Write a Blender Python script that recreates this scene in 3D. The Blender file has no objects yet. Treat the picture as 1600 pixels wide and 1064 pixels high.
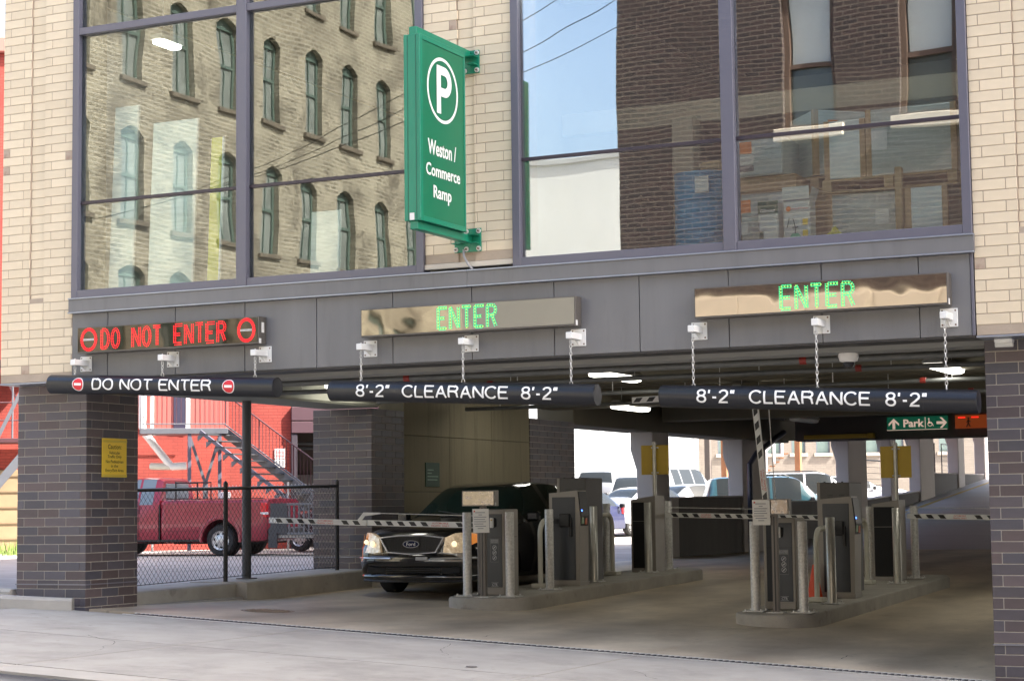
import bpy, bmesh, math, random
from mathutils import Vector, Matrix, Quaternion
random.seed(11)
sc = bpy.context.scene
col = sc.collection
PI = math.pi

# ------------------------------------------------------------------ camera
def look(yaw, pitch, roll):
    cy, sy, cp, sp = math.cos(yaw), math.sin(yaw), math.cos(pitch), math.sin(pitch)
    fwd = Vector((sy*cp, cy*cp, sp)); right = Vector((cy, -sy, 0)); up = right.cross(fwd)
    r2 = right*math.cos(roll)+up*math.sin(roll); u2 = up*math.cos(roll)-right*math.sin(roll)
    m = Matrix((r2, u2, -fwd)).transposed().to_4x4()
    return m
cam = bpy.data.cameras.new('camera'); cam_ob = bpy.data.objects.new('camera', cam); col.objects.link(cam_ob)
cam.sensor_width = 36.0; cam.lens = 36.0*2977.2/1600.0; cam.clip_end = 2000; cam.clip_start = 0.1
m = look(-0.4471011, 0.0877746, -0.0117018); m.translation = Vector((0, -17.2551, 1.0843)); cam_ob.matrix_world = m
sc.camera = cam_ob

# ------------------------------------------------------------------ sky, sun, exposure
SUN_EL = math.radians(48); SUN_H = Vector((0.98, 0.20, 0)).normalized()
S = Vector((SUN_H.x*math.cos(SUN_EL), SUN_H.y*math.cos(SUN_EL), math.sin(SUN_EL)))
w = bpy.data.worlds.new('World'); sc.world = w; w.use_nodes = True
nt = w.node_tree; nt.nodes.clear()
sky = nt.nodes.new('ShaderNodeTexSky'); sky.sky_type = 'NISHITA'; sky.sun_disc = False
sky.sun_elevation = SUN_EL; sky.sun_rotation = math.atan2(S.x, S.y)
sky.air_density = 1.0; sky.dust_density = 5.0; sky.ozone_density = 1.0
bg = nt.nodes.new('ShaderNodeBackground'); bg.inputs[1].default_value = 0.125
wo = nt.nodes.new('ShaderNodeOutputWorld')
nt.links.new(sky.outputs[0], bg.inputs[0]); nt.links.new(bg.outputs[0], wo.inputs[0])
sun = bpy.data.lights.new('sun', 'SUN'); sun.energy = 4.6; sun.angle = math.radians(0.53); sun.color = (1.0, 0.95, 0.87)
sun_ob = bpy.data.objects.new('sun', sun); col.objects.link(sun_ob)
sun_ob.rotation_euler = (-S).to_track_quat('-Z', 'Y').to_euler(); sun_ob.location = (30, 10, 40)
sc.view_settings.view_transform = 'Standard'; sc.view_settings.look = 'None'
sc.view_settings.exposure = 2.35; sc.view_settings.gamma = 1.0
try: sc.view_settings.use_curve_mapping = False
except Exception: pass
try:
    sc.cycles.max_bounces = 10; sc.cycles.diffuse_bounces = 5; sc.cycles.glossy_bounces = 4; sc.cycles.transparent_max_bounces = 12
    sc.cycles.use_denoising = True; sc.cycles.sample_clamp_indirect = 6.0
except Exception: pass

# ------------------------------------------------------------------ materials
MATS = {}
def mat(name, c, rough=0.6, metal=0.0, spec=0.5, var=0.0, vs=3.0, c2=None, bump=0.0, bs=40.0, rnd=0.0, rnd2=None, emit=None, es=1.0,
        coat=0.0, stretch=None, dirt=None, ds=1.2, dth=(0.5, 0.7), spots=None, tracks=None, world_co=False):
    """Principled material: noise variation, per-object variation, bump, blotches of dirt."""
    if name in MATS: return MATS[name]
    m = bpy.data.materials.new(name); m.use_nodes = True; t = m.node_tree; N = t.nodes; L = t.links
    b = N['Principled BSDF']; b.inputs['Roughness'].default_value = rough; b.inputs['Metallic'].default_value = metal
    try: b.inputs['Specular IOR Level'].default_value = spec
    except Exception: pass
    if coat: b.inputs['Coat Weight'].default_value = coat; b.inputs['Coat Roughness'].default_value = 0.04
    base = N.new('ShaderNodeRGB'); base.outputs[0].default_value = (*c, 1); out = base.outputs[0]
    if world_co: co = N.new('ShaderNodeNewGeometry').outputs['Position']
    else: co = N.new('ShaderNodeTexCoord').outputs['Object']
    if stretch:
        mp = N.new('ShaderNodeMapping'); mp.inputs['Scale'].default_value = stretch; L.new(co, mp.inputs[0]); co2 = mp.outputs[0]
    else: co2 = co
    def mix(a, bcol, fac, mode='MIX'):
        x = N.new('ShaderNodeMix'); x.data_type = 'RGBA'; x.blend_type = mode
        if isinstance(fac, float): x.inputs[0].default_value = fac
        else: L.new(fac, x.inputs[0])
        L.new(a, x.inputs[6])
        if isinstance(bcol, tuple): x.inputs[7].default_value = (*bcol, 1)
        else: L.new(bcol, x.inputs[7])
        return x.outputs[2]
    if rnd or rnd2:
        oi = N.new('ShaderNodeObjectInfo')
        if rnd2: out = mix(out, rnd2, oi.outputs['Random'])
        if rnd:
            mr = N.new('ShaderNodeMapRange'); mr.inputs[3].default_value = 1-rnd; mr.inputs[4].default_value = 1+rnd
            mm = N.new('ShaderNodeMath'); mm.operation = 'MULTIPLY'; mm.inputs[1].default_value = 7.31
            fr = N.new('ShaderNodeMath'); fr.operation = 'FRACT'
            L.new(oi.outputs['Random'], mm.inputs[0]); L.new(mm.outputs[0], fr.inputs[0]); L.new(fr.outputs[0], mr.inputs[0])
            hs = N.new('ShaderNodeHueSaturation'); L.new(mr.outputs[0], hs.inputs['Value']); L.new(out, hs.inputs['Color']); out = hs.outputs[0]
    if var or c2:
        n = N.new('ShaderNodeTexNoise'); n.inputs['Scale'].default_value = vs; n.inputs['Detail'].default_value = 6; n.inputs['Roughness'].default_value = 0.62
        L.new(co2, n.inputs['Vector'])
        cr = N.new('ShaderNodeValToRGB'); cr.color_ramp.elements[0].position = 0.32; cr.color_ramp.elements[1].position = 0.68
        L.new(n.outputs['Fac'], cr.inputs[0])
        if c2: out = mix(out, c2, cr.outputs[0])
        if var:
            mr = N.new('ShaderNodeMapRange'); mr.inputs[3].default_value = 1-var; mr.inputs[4].default_value = 1+var
            L.new(n.outputs['Fac'], mr.inputs[0]); mr.inputs[1].default_value = 0.25; mr.inputs[2].default_value = 0.75
            hs = N.new('ShaderNodeHueSaturation'); L.new(mr.outputs[0], hs.inputs['Value']); L.new(out, hs.inputs['Color']); out = hs.outputs[0]
    if dirt:
        n = N.new('ShaderNodeTexNoise'); n.inputs['Scale'].default_value = ds; n.inputs['Detail'].default_value = 8; n.inputs['Roughness'].default_value = 0.7
        L.new(co2, n.inputs['Vector'])
        cr = N.new('ShaderNodeValToRGB'); cr.color_ramp.elements[0].position = dth[0]; cr.color_ramp.elements[1].position = dth[1]
        L.new(n.outputs['Fac'], cr.inputs[0]); out = mix(out, dirt, cr.outputs[0])
    if tracks:   # darker wheel paths down each lane
        sp = N.new('ShaderNodeSeparateXYZ'); L.new(co, sp.inputs[0])
        def mth(op, a, bb=None):
            q = N.new('ShaderNodeMath'); q.operation = op
            for i_, v_ in enumerate((a, bb)):
                if v_ is None: continue
                if isinstance(v_, float): q.inputs[i_].default_value = v_
                else: L.new(v_, q.inputs[i_])
            return q.outputs[0]
        wn = N.new('ShaderNodeTexNoise'); wn.inputs['Scale'].default_value = 0.7; wn.inputs['Detail'].default_value = 5; L.new(co, wn.inputs['Vector'])
        xx = mth('ADD', sp.outputs[0], mth('MULTIPLY', wn.outputs['Fac'], 0.9))
        fr = mth('FRACT', mth('MULTIPLY', mth('ADD', xx, 14.1), 1/3.70))
        dd = mth('ABSOLUTE', mth('SUBTRACT', mth('ABSOLUTE', mth('SUBTRACT', fr, 0.5)), 0.20))
        cr = N.new('ShaderNodeValToRGB'); cr.color_ramp.elements[0].position = 0.02; cr.color_ramp.elements[0].color = (1, 1, 1, 1); cr.color_ramp.elements[1].position = 0.13; cr.color_ramp.elements[1].color = (0, 0, 0, 1); L.new(dd, cr.inputs[0])
        out = mix(out, tracks, mth('MULTIPLY', cr.outputs[0], mth('MULTIPLY', wn.outputs['Fac'], 0.9)))
    if spots:   # gum, oil drips
        for sc_, th_ in ((1.3, 0.06), (3.1, 0.09)):
            vo = N.new('ShaderNodeTexVoronoi'); vo.inputs['Scale'].default_value = sc_; vo.inputs['Randomness'].default_value = 1.0; L.new(co, vo.inputs['Vector'])
            no = N.new('ShaderNodeTexNoise'); no.inputs['Scale'].default_value = 1.3; L.new(co, no.inputs['Vector'])
            cr = N.new('ShaderNodeValToRGB'); cr.color_ramp.elements[0].position = th_*0.5; cr.color_ramp.elements[0].color = (0.6, 0.6, 0.6, 1); cr.color_ramp.elements[1].position = th_; cr.color_ramp.elements[1].color = (0, 0, 0, 1); L.new(vo.outputs['Distance'], cr.inputs[0])
            ml = N.new('ShaderNodeMath'); ml.operation = 'MULTIPLY'; L.new(cr.outputs[0], ml.inputs[0]); L.new(no.outputs['Fac'], ml.inputs[1]); out = mix(out, spots, ml.outputs[0])
    L.new(out, b.inputs['Base Color'])
    if bump:
        n = N.new('ShaderNodeTexNoise'); n.inputs['Scale'].default_value = bs; n.inputs['Detail'].default_value = 4
        L.new(co, n.inputs['Vector'])
        bp = N.new('ShaderNodeBump'); bp.inputs['Strength'].default_value = bump; bp.inputs['Distance'].default_value = 0.02
        L.new(n.outputs['Fac'], bp.inputs['Height']); L.new(bp.outputs[0], b.inputs['Normal'])
    if emit:
        b.inputs['Emission Color'].default_value = (*emit, 1); b.inputs['Emission Strength'].default_value = es
    MATS[name] = m
    return m

def glass_mat(name, refl, tint, rough=0.01, wob=0.0, gcol=(1, 1, 1), wscale=0.9):
    """A pane: part mirror, part clear, more mirror at grazing angles."""
    if name in MATS: return MATS[name]
    m = bpy.data.materials.new(name); m.use_nodes = True; t = m.node_tree; N = t.nodes; L = t.links; N.clear()
    o = N.new('ShaderNodeOutputMaterial'); g = N.new('ShaderNodeBsdfGlossy'); tr = N.new('ShaderNodeBsdfTransparent'); mx = N.new('ShaderNodeMixShader')
    g.inputs['Roughness'].default_value = rough; g.inputs['Color'].default_value = (*gcol, 1); tr.inputs[0].default_value = (*tint, 1)
    lw = N.new('ShaderNodeLayerWeight'); lw.inputs[0].default_value = 0.18
    mr = N.new('ShaderNodeMapRange'); mr.inputs[3].default_value = refl; mr.inputs[4].default_value = min(1, refl+0.6)
    L.new(lw.outputs['Fresnel'], mr.inputs[0]); L.new(mr.outputs[0], mx.inputs[0]); L.new(tr.outputs[0], mx.inputs[1]); L.new(g.outputs[0], mx.inputs[2])
    L.new(mx.outputs[0], o.inputs[0])
    if wob:
        co = N.new('ShaderNodeNewGeometry'); n = N.new('ShaderNodeTexNoise'); n.inputs['Scale'].default_value = wscale; n.inputs['Detail'].default_value = 1.0
        L.new(co.outputs['Position'], n.inputs['Vector'])
        bp = N.new('ShaderNodeBump'); bp.inputs['Strength'].default_value = 1.0; bp.inputs['Distance'].default_value = wob
        L.new(n.outputs['Fac'], bp.inputs['Height']); L.new(bp.outputs[0], g.inputs['Normal'])
    MATS[name] = m
    return m

def brick_tex(name, c1, c2, mortar, scale, wdt=0.5, hgt=0.25, msize=0.02, dirt=None, rough=0.85, axis='XZ', dth=(0.5, 0.7), bump=0.4):
    """Brick pattern for walls too far away to tell the bricks apart."""
    if name in MATS: return MATS[name]
    m = bpy.data.materials.new(name); m.use_nodes = True; t = m.node_tree; N = t.nodes; L = t.links
    b = N['Principled BSDF']; b.inputs['Roughness'].default_value = rough
    tc = N.new('ShaderNodeTexCoord'); sx = N.new('ShaderNodeSeparateXYZ'); cx = N.new('ShaderNodeCombineXYZ')
    L.new(tc.outputs['Object'], sx.inputs[0])
    ad = N.new('ShaderNodeMath'); ad.operation = 'ADD'; L.new(sx.outputs[0], ad.inputs[0]); L.new(sx.outputs[1], ad.inputs[1])
    L.new(ad.outputs[0], cx.inputs[0]); L.new(sx.outputs[2], cx.inputs[1])
    br = N.new('ShaderNodeTexBrick'); br.inputs['Color1'].default_value = (*c1, 1); br.inputs['Color2'].default_value = (*c2, 1); br.inputs['Mortar'].default_value = (*mortar, 1)
    br.inputs['Scale'].default_value = scale; br.inputs['Brick Width'].default_value = wdt; br.inputs['Row Height'].default_value = hgt; br.inputs['Mortar Size'].default_value = msize
    L.new(cx.outputs[0], br.inputs[0]); out = br.outputs[0]
    n = N.new('ShaderNodeTexNoise'); n.inputs['Scale'].default_value = 0.55; n.inputs['Detail'].default_value = 9; n.inputs['Roughness'].default_value = 0.7
    L.new(tc.outputs['Object'], n.inputs['Vector'])
    if dirt:
        cr = N.new('ShaderNodeValToRGB'); cr.color_ramp.elements[0].position = dth[0]; cr.color_ramp.elements[1].position = dth[1]; L.new(n.outputs['Fac'], cr.inputs[0])
        x = N.new('ShaderNodeMix'); x.data_type = 'RGBA'; L.new(cr.outputs[0], x.inputs[0]); L.new(out, x.inputs[6]); x.inputs[7].default_value = (*dirt, 1); out = x.outputs[2]
    L.new(out, b.inputs['Base Color'])
    bp = N.new('ShaderNodeBump'); bp.inputs['Strength'].default_value = bump; bp.inputs['Distance'].default_value = 0.01; bp.invert = True
    L.new(br.outputs['Fac'], bp.inputs['Height']); L.new(bp.outputs[0], b.inputs['Normal'])
    MATS[name] = m
    return m

cream = mat('cream_brick', (0.69, 0.585, 0.425), 0.75, rnd2=(0.655, 0.55, 0.395), rnd=0.05, var=0.05, vs=9, bump=0.12, bs=160)
cream_stain = mat('stained_cream_brick', (0.55, 0.45, 0.34), 0.8, var=0.3, vs=14, c2=(0.26, 0.18, 0.14))
cream_mortar = mat('brown_mortar', (0.40, 0.325, 0.25), 0.9, var=0.1, bump=0.2)
dark = mat('dark_brick', (0.074, 0.070, 0.084), 0.5, rnd2=(0.098, 0.070, 0.068), rnd=0.2, var=0.14, vs=7, bump=0.1, bs=120)
dark_mortar = mat('grey_mortar', (0.37, 0.335, 0.285), 0.9, var=0.15, vs=20)
slate = mat('slate_panel', (0.165, 0.164, 0.167), 0.42, spec=0.4, var=0.09, vs=1.6, stretch=(2.5, 1, 0.35), rnd=0.03, bump=0.06, bs=1.4, dirt=(0.115, 0.112, 0.115), ds=2.0, dth=(0.55, 0.85))
frame_m = mat('slate_frame', (0.115, 0.113, 0.145), 0.35, spec=0.5, var=0.04, vs=2)
flash = mat('pale_flashing', (0.30, 0.33, 0.40), 0.3, metal=0.6)
black = mat('black_void', (0.006, 0.006, 0.007), 0.7)
conc = mat('sidewalk_concrete', (0.325, 0.312, 0.285), 0.85, var=0.16, vs=1.3, bump=0.3, bs=90, dirt=(0.215, 0.203, 0.185), ds=1.1, dth=(0.48, 0.74), spots=(0.07, 0.066, 0.06), rnd=0.035, world_co=True)
conc_edge = mat('pale_gutter_concrete', (0.345, 0.33, 0.30), 0.85, var=0.12, vs=2.3, bump=0.25, bs=90, world_co=True)
gfloor = mat('garage_floor_concrete', (0.56, 0.475, 0.355), 0.6, var=0.2, vs=1.4, stretch=(1.2, 0.65, 1), bump=0.12, bs=70, dirt=(0.42, 0.345, 0.25), ds=1.1, dth=(0.45, 0.70), spots=(0.05, 0.042, 0.034), tracks=(0.20, 0.165, 0.125), rnd=0.03, world_co=True)
asph = mat('asphalt', (0.052, 0.053, 0.058), 0.9, var=0.2, vs=8, bump=0.5, bs=150, world_co=True)
lotm = mat('worn_lot_paving', (0.30, 0.285, 0.26), 0.95, var=0.2, vs=0.6, bump=0.4, bs=60, dirt=(0.38, 0.36, 0.34), ds=0.25, dth=(0.45, 0.6), world_co=True)
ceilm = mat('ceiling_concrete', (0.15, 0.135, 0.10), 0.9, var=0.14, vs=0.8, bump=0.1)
colm = mat('pale_concrete', (0.46, 0.43, 0.42), 0.85, var=0.08, vs=1.2, bump=0.1, dirt=(0.34, 0.31, 0.3), ds=1.0, dth=(0.55, 0.9))
beamm = mat('grey_painted_beam', (0.27, 0.27, 0.255), 0.7, var=0.06, vs=1.5)
kerbm = mat('kerb_concrete', (0.37, 0.345, 0.30), 0.9, var=0.2, vs=2.5, bump=0.4, bs=60, dirt=(0.16, 0.14, 0.12), ds=2.2, dth=(0.58, 0.8), world_co=True)
galv = mat('galvanised_steel', (0.60, 0.59, 0.56), 0.45, metal=0.25, var=0.3, vs=38, bump=0.05)
stainless = mat('brushed_steel', (0.55, 0.54, 0.49), 0.32, metal=0.55, var=0.12, vs=10)
white_paint = mat('white_paint', (0.74, 0.74, 0.72), 0.45, var=0.05, vs=6)
offwhite = mat('cream_paint', (0.55, 0.53, 0.45), 0.5, var=0.06, vs=6)
blackm = mat('black_paint', (0.014, 0.014, 0.015), 0.4)
cab_grey = mat('grey_cabinet_paint', (0.29, 0.265, 0.235), 0.45, var=0.05, vs=3)
cab_dark = mat('charcoal_panel', (0.028, 0.032, 0.04), 0.35, var=0.06, vs=5)
yellow = mat('sign_yellow', (0.80, 0.55, 0.035), 0.4)
yellow_back = mat('yellow_sign_back', (0.52, 0.34, 0.02), 0.45, var=0.06, vs=6)
green = mat('sign_green', (0.004, 0.155, 0.075), 0.35, var=0.03, vs=2)
green_f = mat('sign_green_frame', (0.006, 0.20, 0.115), 0.33, var=0.05, vs=4)
white_l = mat('white_lettering', (0.82, 0.82, 0.80), 0.5)
red_l = mat('red_lettering', (0.62, 0.02, 0.03), 0.45)
redtext = mat('faded_red_lettering', (0.6, 0.12, 0.1), 0.6)
black_l = mat('black_lettering', (0.02, 0.018, 0.012), 0.5)
grey_l = mat('grey_lettering', (0.25, 0.25, 0.27), 0.6)
pipe_m = mat('black_pipe_plastic', (0.009, 0.010, 0.014), 0.36, spec=0.5, var=0.35, vs=5, stretch=(22, 1, 1.5), dirt=(0.06, 0.056, 0.058), ds=2.4, dth=(0.62, 0.72))
rubber = mat('tyre_rubber', (0.022, 0.021, 0.021), 0.8, var=0.2, vs=10)
chrome = mat('chrome', (0.85, 0.86, 0.88), 0.14, metal=0.6)
rim_m = mat('steel_rim', (0.52, 0.52, 0.52), 0.35, metal=0.7, var=0.1, vs=12)
paper = mat('paper', (0.72, 0.71, 0.68), 0.8)
steel_paint = mat('grey_blue_steel_paint', (0.105, 0.11, 0.125), 0.45, var=0.08, vs=3)
orange_p = mat('orange_label', (0.80, 0.22, 0.03), 0.6)

# ------------------------------------------------------------------ mesh helpers
ORG = {}
def link(o, parent=None):
    col.objects.link(o)
    if parent is not None: o.parent = parent
    return o
def thing(name, label, cat, loc=(0, 0, 0), rz=0.0, group=None, world=True):
    o = bpy.data.objects.new(name, None); o.empty_display_size = 0.2; link(o)
    o.location = loc; o.rotation_euler = (0, 0, rz); o['label'] = label; o['category'] = cat
    if group: o['group'] = group
    ORG[o.name] = Vector(loc) if world else Vector((0, 0, 0))
    return o
def tag(o, label, cat, group=None, kind=None):
    o['label'] = label; o['category'] = cat
    if group: o['group'] = group
    if kind: o['kind'] = kind
    return o
def new_mesh(name, V, F, m, smooth=False, mi=None):
    me = bpy.data.meshes.new(name); me.from_pydata([tuple(v) for v in V], [], F)
    for x in (m if isinstance(m, (list, tuple)) else [m]): me.materials.append(x)
    if mi: me.polygons.foreach_set('material_index', mi)
    if smooth: me.polygons.foreach_set('use_smooth', [True]*len(me.polygons))
    me.update(); return me
def smooth_by_angle(me, ang=0.7):
    bm = bmesh.new(); bm.from_mesh(me)
    for e in bm.edges:
        if len(e.link_faces) == 2 and e.calc_face_angle(0) > ang: e.smooth = False
    for f in bm.faces: f.smooth = True
    bm.to_mesh(me); bm.free()

class G:
    def __init__(s): s.V = []; s.F = []; s.mi = []; s.cur = 0
    def add(s, V, F):
        n = len(s.V); s.V += [Vector(v) for v in V]; s.F += [tuple(i+n for i in f) for f in F]; s.mi += [s.cur]*len(F); return s
    def box(s, x0, x1, y0, y1, z0, z1):
        V = [(x, y, z) for z in (z0, z1) for y in (y0, y1) for x in (x0, x1)]
        return s.add(V, [(0, 2, 3, 1), (4, 5, 7, 6), (0, 1, 5, 4), (2, 6, 7, 3), (0, 4, 6, 2), (1, 3, 7, 5)])
    def rbox(s, x0, x1, y0, y1, z0, z1, c=0.004):
        c = min(c, (x1-x0)*0.45, (y1-y0)*0.45, (z1-z0)*0.45)
        lo = (x0, y0, z0); hi = (x1, y1, z1); V = []; idx = {}
        for sx in (0, 1):
            for sy in (0, 1):
                for sz in (0, 1):
                    sg = (sx, sy, sz)
                    for ax in range(3):
                        p = [0, 0, 0]
                        for k in range(3):
                            b = hi[k] if sg[k] else lo[k]
                            p[k] = b if k == ax else b+(-c if sg[k] else c)
                        idx[(sx, sy, sz, ax)] = len(V); V.append(tuple(p))
        F = []
        for ax in range(3):
            a, b = (ax+1) % 3, (ax+2) % 3
            for sd in (0, 1):
                q = []
                for (u, v) in ((0, 0), (1, 0), (1, 1), (0, 1)):
                    g = [0, 0, 0]; g[ax] = sd; g[a] = u; g[b] = v; q.append(idx[(*g, ax)])
                F.append(tuple(q if sd else q[::-1]))
        for ax in range(3):
            a, b = (ax+1) % 3, (ax+2) % 3
            for u in (0, 1):
                for v in (0, 1):
                    g0 = [0, 0, 0]; g0[a] = u; g0[b] = v; g1 = g0[:]; g1[ax] = 1
                    q = [idx[(*g0, a)], idx[(*g1, a)], idx[(*g1, b)], idx[(*g0, b)]]
                    F.append(tuple(q if u != v else q[::-1]))
        for sx in (0, 1):
            for sy in (0, 1):
                for sz in (0, 1):
                    q = [idx[(sx, sy, sz, k)] for k in range(3)]
                    F.append(tuple(q if (sx+sy+sz) % 2 else q[::-1]))
        return s.add(V, F)
    def tube(s, pts, r, n=8, caps=True):
        pts = [Vector(p) for p in pts]; rs = r if isinstance(r, (list, tuple)) else [r]*len(pts); V = []; F = []
        ref = None
        for i, p in enumerate(pts):
            d = (pts[min(i+1, len(pts)-1)]-pts[max(i-1, 0)]).normalized()
            if ref is None:
                a = Vector((0, 0, 1)) if abs(d.z) < 0.9 else Vector((1, 0, 0)); u = d.cross(a).normalized()
            else: u = (ref-d*ref.dot(d)).normalized()
            ref = u; v = d.cross(u)
            for k in range(n):
                t = 2*PI*k/n; V.append(p+(u*math.cos(t)+v*math.sin(t))*rs[i])
        for i in range(len(pts)-1):
            for k in range(n): F.append((i*n+k, i*n+(k+1) % n, (i+1)*n+(k+1) % n, (i+1)*n+k))
        if caps: F.append(tuple(range(n-1, -1, -1))); F.append(tuple(range((len(pts)-1)*n, len(pts)*n)))
        return s.add(V, F)
    def bar(s, p0, p1, w, h, up=(0, 0, 1)):
        p0, p1 = Vector(p0), Vector(p1); d = (p1-p0).normalized(); u = d.cross(Vector(up))
        if u.length < 1e-4: u = d.cross(Vector((1, 0, 0)))
        u.normalize(); v = u.cross(d); V = []
        for p in (p0, p1):
            for (a, b) in ((-1, -1), (1, -1), (1, 1), (-1, 1)): V.append(p+u*(a*w/2)+v*(b*h/2))
        return s.add(V, [(3, 2, 1, 0), (4, 5, 6, 7), (0, 1, 5, 4), (1, 2, 6, 5), (2, 3, 7, 6), (3, 0, 4, 7)])
    def prism(s, poly, O, U, W, T):
        """polygon (u,w) in the plane O+uU+wW, given thickness vector T"""
        O, U, W, T = map(Vector, (O, U, W, T)); n = len(poly)
        a = [O+U*p[0]+W*p[1] for p in poly]; b = [x+T for x in a]
        return s.add(a+b, [tuple(range(n-1, -1, -1)), tuple(range(n, 2*n))]+[(i, (i+1) % n, n+(i+1) % n, n+i) for i in range(n)])
    def quad(s, a, b, c, d): return s.add([a, b, c, d], [(0, 1, 2, 3)])
    def lathe(s, prof, O=(0, 0, 0), axis='Z', n=24):
        V = []; F = []; k = len(prof)
        for i in range(n):
            t = 2*PI*i/n
            for (r, h) in prof:
                p = (r*math.cos(t), r*math.sin(t), h)
                if axis == 'X': p = (p[2], p[0], p[1])
                if axis == 'Y': p = (p[0], p[2], p[1])
                V.append(Vector(p)+Vector(O))
        for i in range(n):
            j = (i+1) % n
            for q in range(k-1): F.append((i*k+q, j*k+q, j*k+q+1, i*k+q+1))
        return s.add(V, F)
    def disc(s, O, U, W, r, n=20, r2=None):
        O, U, W = map(Vector, (O, U, W))
        V = [O+(U*math.cos(2*PI*i/n)+W*math.sin(2*PI*i/n))*r for i in range(n)]
        if r2 is None: return s.add(V, [tuple(range(n))])
        V += [O+(U*math.cos(2*PI*i/n)+W*math.sin(2*PI*i/n))*r2 for i in range(n)]
        return s.add(V, [(i, (i+1) % n, n+(i+1) % n, n+i) for i in range(n)])
    def obj(s, name, m, parent=None, smooth=False, loc=None):
        off = Vector((0, 0, 0))
        if parent is not None: off = ORG.get(parent.name, Vector((0, 0, 0)))
        me = new_mesh(name, [v-off for v in s.V], s.F, m, False, s.mi if isinstance(m, (list, tuple)) else None)
        if smooth: smooth_by_angle(me, smooth if isinstance(smooth, float) else 0.7)
        o = bpy.data.objects.new(name, me); link(o, parent)
        if loc: o.location = loc
        ORG[o.name] = off
        return o
def B(name, m, parent, *b, c=0.004): return G().rbox(*b, c=c).obj(name, m, parent)
def struct(name, g, m, smooth=False):
    o = g.obj(name, m, None, smooth); o['kind'] = 'structure'; return o
def copy_tree(o, parent=None):
    c = o.copy(); col.objects.link(c); c.parent = parent
    for ch in list(o.children): copy_tree(ch, c)
    ORG[c.name] = ORG.get(o.name, Vector((0, 0, 0)))
    return c

TXT = {}
def text2d(s, bold=0.0, sp=1.0):
    k = (s, bold, sp)
    if k not in TXT:
        cu = bpy.data.curves.new('t', 'FONT'); cu.body = s; cu.size = 1.0; cu.resolution_u = 3; cu.offset = bold; cu.space_character = sp
        cu.align_x = 'CENTER'
        ob = bpy.data.objects.new('t', cu); me = bpy.data.meshes.new_from_object(ob)
        V = [(v.co.x, v.co.y) for v in me.vertices]; F = [tuple(p.vertices) for p in me.polygons]
        bpy.data.objects.remove(ob); bpy.data.curves.remove(cu); bpy.data.meshes.remove(me)
        x0 = min(v[0] for v in V); x1 = max(v[0] for v in V); y0 = min(v[1] for v in V); y1 = max(v[1] for v in V)
        TXT[k] = (V, F, x0, x1, y0, y1)
    return TXT[k]
def put_text(g, s, O, U, W, width, height, bold=0.0, sp=1.0, desc=False):
    """letters filling width x height centred on O in the plane U,W"""
    V, F, x0, x1, y0, y1 = text2d(s, bold, sp); O, U, W = Vector(O), Vector(U), Vector(W)
    if not desc: pass
    sx = width/(x1-x0); sy = height/(y1-y0)
    g.add([O+U*((v[0]-(x0+x1)/2)*sx)+W*((v[1]-(y0+y1)/2)*sy) for v in V], F)
    return g

# ------------------------------------------------------------------ ground heights
def zs(x):
    x = max(-22.0, min(30.0, x)); return -0.0515*(x+13.858)
FY = [(0.3, None), (4.5, (-0.175, -0.036)), (10.8, (-0.04, -0.0286)), (18.0, (0.02, -0.012)), (26.0, (0.05, 0.0))]
def zf(x, y):
    """garage floor"""
    if y <= 0.3: return zs(x)
    if y > 26: return 0.05+0.08*(y-26.2) if y > 26.2 else 0.05
    for (a, fa), (b, fb) in zip(FY, FY[1:]):
        if y <= b:
            za = zs(x) if fa is None else fa[0]+fa[1]*(x+10.8); zb = fb[0]+fb[1]*(x+10.8)
            t = (y-a)/(b-a); return za+(zb-za)*t
def zl(x, y):
    """open ground outside the garage"""
    if y < 0.3: z = zs(x)
    else: z = zs(x)*max(0.0, 1-y/9.0)
    if y > 34: z += min(1.4, 0.031*(y-34))
    return z
def sheet(g, xs, ys, fn, dz=0.0):
    n = len(xs); V = [(x, y, fn(x, y)+dz) for y in ys for x in xs]
    F = [(j*n+i, j*n+i+1, (j+1)*n+i+1, (j+1)*n+i) for j in range(len(ys)-1) for i in range(n-1)]
    return g.add(V, F)
def rng(a, b, n): return [a+(b-a)*i/n for i in range(n+1)]

# ground outside, one sheet to the horizon (a pit under the garage and the pavements keeps it out of their way)
def ground_fn(x, y):
    z = zl(x, y)-0.02
    if x > -13.9 and 0 < y < 60: z -= 0.35
    if -19 < y <= 0.3: z -= 0.06
    return z
g = G(); sheet(g, [-600, -250, -120]+rng(-80, -18, 16)+rng(-17, -13.92, 4)+[-13.88]+rng(-13, 10, 8)+[30, 80, 250, 600],
               [-600, -250, -100, -60, -40, -30, -22, -19.1, -19, -10, -2, 0.3, 0.4, 2, 5, 9, 14, 20, 26, 34, 44, 59, 60.1, 76, 100, 160, 300, 700], ground_fn)
struct('ground', g, lotm)
g = G(); sheet(g, rng(-60, 60, 40), rng(-13, -5.02, 4), lambda x, y: zs(x)-0.02); struct('street', g, asph)
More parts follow.
